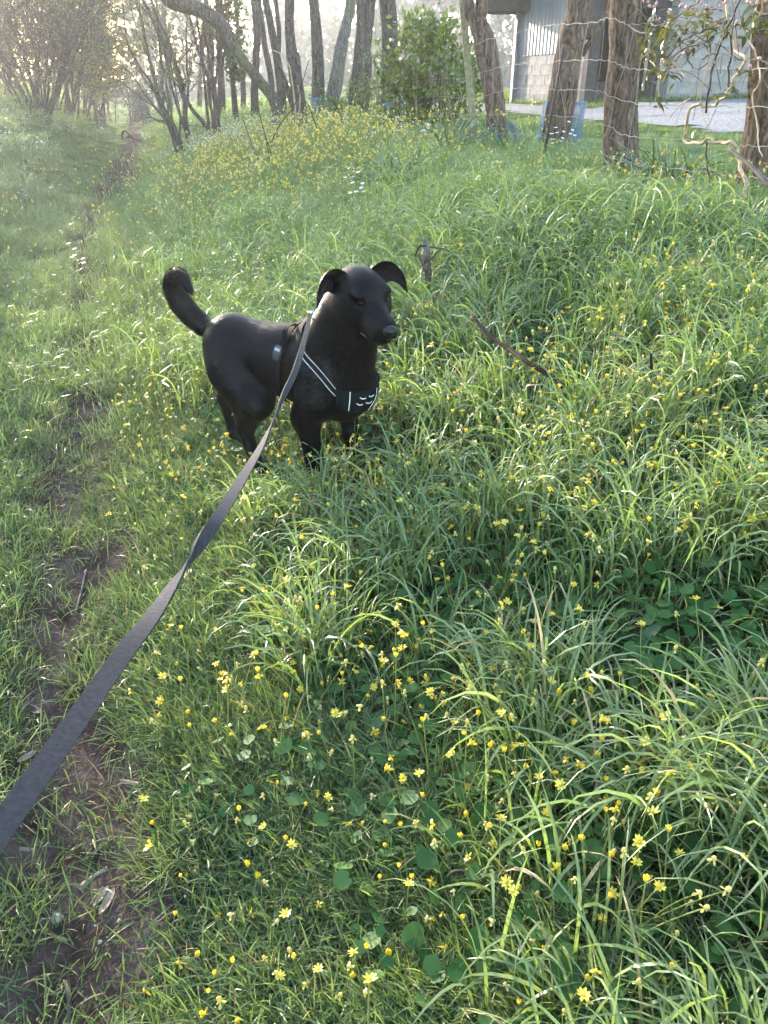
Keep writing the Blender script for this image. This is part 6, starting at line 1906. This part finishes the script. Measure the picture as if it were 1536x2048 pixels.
# ================================================================== STICKS, STONES, SMALL WEEDS
def build_small():
    rng = np.random.default_rng(404)
    def stick(name, label, pxs, widths, mat, cat, lift=None, n=26, Yoff=0.0, seed=1, parts=None):
        """pxs: photo points along it; the height over the ground at each is 'lift'"""
        P = []
        for k, (a, b) in enumerate(pxs):
            h = hit(a, b); l = 0 if lift is None else lift[k]
            d = ray(a, b); P.append(h - d * (l / max(.2, -d[2])))      # back along the view ray until l above the soil
        C = smooth_path(P, n); W_ = np.interp(np.linspace(0, 1, n), np.linspace(0, 1, len(widths)), widths)
        r = np.array([px_r(w, p) for w, p in zip(W_, C)])
        mb = MB(); mb.tube(C, r, 9, True, bark_disp(seed, .09, 5))
        o = mb.build(name, M[mat]); tag(o, label, cat); return C
    stick('fallen_stick', 'long dark brown stick lying in the long grass to the right of the dog', [(943, 628), (975, 668), (1020, 700), (1060, 728), (1100, 752), (1128, 776)], [6, 8, 9, 10, 11, 11], 'twig_dark', 'stick', [.24, .22, .20, .18, .14, .10])
    stick('short_twig', 'short reddish upright twig in the long grass', [(1302, 708), (1303, 740), (1306, 770)], [5, 6, 6], 'twig_dark', 'twig', [.2, .14, .06])
    # weathered broken stub with side twigs
    b = hit(872, 640); Y = b[1]
    f = on_ground(at_y(868, 620, Y)[0], Y)
    t = thing('broken_stub', 'weathered broken sapling stub with twisted side twigs in the grass', 'stump', f)
    def tb(pl, w0, w1, nm, mt, n=22, s=1, dy=0):
        C = smooth_path([at_y(a, c, Y + dy) for a, c in pl], n); r = np.array([px_r(w, p) for w, p in zip(np.linspace(w0, w1, n), C)])
        mb = MB(); mb.tube(C, r, 12, True, bark_disp(s, .12, 6)); mb.build(nm, M[mt], t, f)
    tb([(876, 640), (868, 605), (858, 570), (855, 535), (852, 505)], 17, 15, 'trunk', 'bark_warm', 26, 4)
    tb([(854, 508), (852, 492), (849, 478)], 15, 10, 'sawn_end', 'bark_pale', 10, 5, .001)
    tb([(856, 550), (845, 525), (838, 505)], 9, 6, 'branch', 'bark_warm', 14, 6)
    tb([(853, 492), (840, 492), (833, 505), (831, 514)], 4, 3, 'twig', 'twig_dark', 14, 7, -.01)
    tb([(858, 493), (875, 496), (890, 499), (905, 507)], 4, 2.5, 'twig', 'twig', 14, 8, .01)
    tb([(862, 520), (872, 506), (882, 500)], 2.5, 2, 'twig', 'twig_dark', 10, 9, -.01)
    # dark bramble canes mid bank
    for lab, canes in (('thin dark bramble canes crossing on the yellow-flowered bank', [[(560, 356), (540, 299), (524, 248), (502, 146)], [(537, 356), (542, 292), (560, 248), (590, 208), (619, 117)], [(531, 356), (509, 303), (484, 233)], [(548, 356), (538, 310), (530, 270)]]),
                       ('single dark bramble cane leaning on the bank above the dog', [[(650, 330), (640, 280), (633, 255), (619, 215), (604, 190)]])):
        h = hit(canes[0][0][0], canes[0][0][1]); t2 = thing('bramble_cane', lab, 'cane', h)
        for c in canes:
            C = smooth_path([at_y(a, b_, h[1] + .05 * k) for k, (a, b_) in enumerate(c)], 22); C[0, 2] -= .1
            mb = MB(); mb.tube(C, np.linspace(.008, .0035, 22), 6, True)
            for k in range(2, 20, 2):
                mb.tube([C[k], C[k] + rng.normal(0, .012, 3)], [.003, .0005], 4, False)
            mb.build('cane', M['twig_dark'], t2, h)
    # thin pale shoots before the gnarled trunk
    t3 = thing('pale_shoots', 'pale thin dead shoots standing before the gnarled trunk', 'shoots', hit(594, 262))
    for c in ([(595, 262), (590, 210), (584, 160), (580, 135)], [(592, 255), (600, 205), (596, 170)], [(580, 135), (565, 110), (545, 100)]):
        C = smooth_path([at_y(a, b_, 11.6) for a, b_ in c], 14); mb = MB(); mb.tube(C, np.linspace(.012, .006, 14), 6); mb.build('shoot', M['vine_stem'], t3, np.array(t3.location))
    # ---- on the path
    wood = noise_mat('bleached_wood', [(.3, (.16, .115, .085)), (.7, (.33, .26, .20))], 40, 6, .85, .5, 120, bdist=.003)
    M['bleached_wood'] = wood
    stick('wood_piece', 'pale broken piece of stick on the bare earth', [(158, 1780), (190, 1755), (216, 1738)], [17, 15, 13], 'bleached_wood', 'stick', [.008, .010, .010], 14, seed=3)
    stick('wood_piece', 'pale thin chip of wood by the edge of the leash', [(38, 1698), (60, 1700), (86, 1703)], [9, 9, 8], 'bleached_wood', 'stick', [.006, .007, .006], 12, seed=5)
    stick('wood_piece', 'short pale stick end at the edge of the taller grass', [(242, 1562), (262, 1566), (282, 1570)], [8, 9, 8], 'bleached_wood', 'stick', [.008, .01, .01], 12, seed=6)
    stick('brown_twig', 'thin reddish brown twig at the bottom of the picture', [(132, 1962), (136, 1990), (138, 2020), (134, 2060)], [7, 9, 8, 7], 'twig', 'twig', [.02, .02, .018, .015], 20, seed=8)
    stick('brown_twig', 'slender twig lying along the worn footpath', [(150, 1230), (164, 1180), (172, 1140)], [5, 6, 5], 'twig', 'twig', [.01, .012, .01], 14, seed=9)
    stick('catkin', 'dark fallen catkin on the worn footpath', [(155, 1320), (163, 1305), (170, 1292)], [10, 13, 8], 'twig_dark', 'catkin', [.008, .009, .008], 14, seed=10)
    # curled dead leaves
    dm = noise_mat('dead_leaf', [(.3, (.16, .10, .075)), (.5, (.26, .18, .14)), (.7, (.36, .28, .23))], 60, 6, .8, .4, 200, bdist=.002)
    def dead(px, py, L, w, az, lab):
        p = hit(px, py); n = 9; t_ = np.linspace(-1, 1, n); s_ = np.linspace(-1, 1, 5); Tg, Sg = np.meshgrid(t_, s_, indexing='ij')
        wd = w / 2 * np.sqrt(np.clip(1 - Tg ** 2, .02, 1)); X = Tg * L / 2; Yy = Sg * wd; Z = .006 + .35 * np.abs(Sg) ** 2 * wd + .08 * L * Tg ** 2
        c, s2 = math.cos(az), math.sin(az)
        V = np.stack([X * c - Yy * s2, X * s2 + Yy * c, Z], -1)
        i = np.arange(n - 1)[:, None] * 5; j = np.arange(4)[None]; Q = np.stack([i + j, i + 5 + j, i + 6 + j, i + j + 1], -1).reshape(-1, 4)
        mb = MB(); mb.add(np.concatenate([V.reshape(-1, 3), V.reshape(-1, 3) - [0, 0, .0012]]), np.concatenate([Q, Q[:, ::-1] + n * 5]))
        o = mb.build('dead_leaf', dm); o.location = tuple(p + [0, 0, .004]); tag(o, lab, 'leaf')
    dead(216, 1810, .062, .018, rad(78), 'long curled grey-brown dead leaf on the bare earth')
    dead(203, 1800, .050, .014, rad(70), 'narrow curled dead leaf touching the longer one')
    dead(285, 1130, .055, .02, rad(20), 'dark brown dead leaf under the leash twist')
    dead(70, 1425, .06, .022, rad(-30), 'brown curled leaf among the short turf left of the leash')
    dead(56, 1520, .05, .02, rad(50), 'small brown dead leaf at the left edge of the picture')
    # pebbles, each its own
    stone_mats = [noise_mat('pebble_pale', [(.3, (.28, .22, .18)), (.7, (.45, .37, .31))], 60, 5, .75), noise_mat('pebble_brown', [(.3, (.16, .11, .085)), (.7, (.28, .20, .16))], 60, 5, .8), noise_mat('pebble_grey', [(.3, (.20, .19, .19)), (.7, (.34, .33, .33))], 60, 5, .75)]
    shapes = []
    for k in range(6):
        V, Q = bud_geo(1, 2, 9, 7); V = V - [0, 0, 1]
        V = V * (1 + .25 * (vnoise(V[:, 0] * 1.6 + k * 5, V[:, 1] * 1.6 + V[:, 2], k)[:, None] - .5)) * np.array([rng.uniform(.8, 1.3), rng.uniform(.7, 1), rng.uniform(.45, .7)])
        for mt in stone_mats:
            shapes.append((mesh_np('pebble', V, Q, mt), mt.name.split('_')[1]))
    named = [(105, 1700, 13), (112, 1715, 11), (170, 1718, 15), (240, 1722, 17), (115, 1838, 20), (30, 1850, 9), (200, 1885, 9), (148, 1772, 8), (268, 1922, 12), (160, 1683, 9), (195, 1712, 6), (95, 1745, 10)]
    for k in range(70):
        named.append((float(np.clip(rng.normal(170, 70), 10, 330)), float(rng.choice([rng.normal(1710, 45), rng.normal(1860, 45), rng.normal(1560, 30)])), rng.uniform(3.5, 8)))
    for k in range(24):
        y_ = rng.uniform(900, 1500); named.append((150 + rng.normal(0, 18), y_, rng.uniform(2.5, 4.5)))
    adj = {'pale': 'pale', 'brown': 'brown', 'grey': 'grey'}
    named_s = []
    for k, (px, py, w) in enumerate(named):
        me, nm = shapes[rng.integers(len(shapes))] if k >= 12 else shapes[(k * 3) % 18]
        p = hit(px, py); r = px_r(w * 1.3, p)
        lab = f'{nm} ' + ('stone half sunk in the bare earth, larger than the grit around it' if w > 8.5 else ('bit of grit on the near bare earth' if py > 1500 else 'bit of grit along the worn footpath'))
        o = link('pebble', me, None, p + [0, 0, r * .3], (rng.normal(0, .3), rng.normal(0, .3), rng.uniform(0, 6.28)), r)
        tag(o, lab, 'pebble', 'pebbles on the bare earth')
        named_s.append((o, f'{nm} stone half sunk in bare earth' if w > 8.5 else f'small {nm} grit stone on bare earth', p))
    single_out(named_s)
    # ---- broad-leaved weeds on the right
    wl = leaf_mat('weed_leaf', [(.1, (.045, .10, .03)), (.9, (.09, .16, .05))], rough=.4, transl=.25)
    def broad(L, w, teeth, mat, name, t, loc, rot, fold=.25, droop=.3):
        n = 15; x_ = np.linspace(0, 1, n); hw = w / 2 * np.sin(math.pi * np.clip(x_, .03, .985) ** .75) ** .8 * (1 + teeth * np.where(np.arange(n) % 2, 1, -1))
        zc = -droop * L * x_ ** 2
        V = np.concatenate([np.stack([x_ * L, hw, zc + fold * hw], -1), np.stack([x_ * L, hw * .5, zc + fold * hw * .42 + .002 * np.sin(x_ * 25)], -1), np.stack([x_ * L, 0 * x_, zc], -1), np.stack([x_ * L, -hw * .5, zc + fold * hw * .42 + .002 * np.cos(x_ * 25)], -1), np.stack([x_ * L, -hw, zc + fold * hw], -1)])
        k = np.arange(n - 1); Q = np.concatenate([np.stack([q * n + k, q * n + k + 1, (q + 1) * n + k + 1, (q + 1) * n + k], -1) for q in range(4)])
        me = set_shade(mesh_np(name, V, Q, mat), rng.uniform()); return link(name, me, t, loc, rot)
    p = hit(1455, 1180); t = thing('broad_leaved_weed', 'weed with large toothed green leaves in the grass at the right edge', 'plant', p)
    broad(.062, .060, .06, wl, 'leaf', t, (-.005, -.02, .11), (.5, -.6, 2.2)); broad(.075, .042, .07, wl, 'leaf', t, (.0, -.03, .09), (.1, .1, .1)); broad(.055, .05, .06, wl, 'leaf', t, (.03, .03, .10), (.2, -.2, 1.0)); broad(.05, .045, .06, wl, 'leaf', t, (-.03, .02, .08), (-.2, 0, 3.6))
    mb = MB(); mb.tube([[0, 0, -.02], [0, -.01, .06], [-.005, -.02, .11]], .0022, 5); mb.build('stem', M['flower_stem'], t)
    dk = noise_mat('spotted_dock', [(.38, (.10, .02, .015)), (.46, (.20, .10, .03)), (.52, (.17, .22, .035)), (.7, (.24, .30, .05))], 42, 5, .5)
    p = hit(1400, 1130); t = thing('dock_leaf', 'upright dock leaf blotched red and yellow-green', 'leaf', p)
    o = broad(.078, .026, .02, dk, 'blade', t, (.0, 0, .09), (0, -1.15, rad(160)), .2, .1)
    mb = MB(); mb.tube([[.02, 0, -.02], [.01, 0, .04], [0, 0, .092]], .0018, 5); mb.build('stalk', M['flower_stem'], t)
    for px, py, lab, a in ((740, 1500, 'upright oval green leaf in the middle of the near grass', .4), (785, 1530, 'second oval green leaf beside the upright one', -.5), (1275, 1320, 'dark oval leaf standing in the long grass', .2), (1010, 1370, 'oval leaf half hidden under arching blades', 1.2)):
        p = hit(px, py); t = thing('oval_leaf', lab, 'leaf', p)
        broad(rng.uniform(.06, .075), .03, .0, wl, 'blade', t, (0, 0, .05), (.2, -1.0, a), .3, .25); mb = MB(); mb.tube([[0, 0, -.02], [0, 0, .052]], .0016, 5); mb.build('stalk', M['flower_stem'], t)
    # one long dry blade curling over
    p0, p1 = hit(840, 1800), hit(955, 1790)
    C = smooth_path([p0 + [0, 0, .05], at_y(875, 1775, p0[1]), at_y(905, 1742, p0[1]), at_y(940, 1748, p0[1]), at_y(955, 1785, p0[1])], 24)
    nn = np.tile(np.array([0, -.3, 1.0]), (24, 1)); mb = MB(); strip(mb, C, nn, np.linspace(.005, .0025, 24), .0006)
    o = mb.build('dry_grass', M['grass_dry']); set_shade(o.data, .5); tag(o, 'single dry brown grass blade curling over the near leaves', 'grass blade')
build_small()
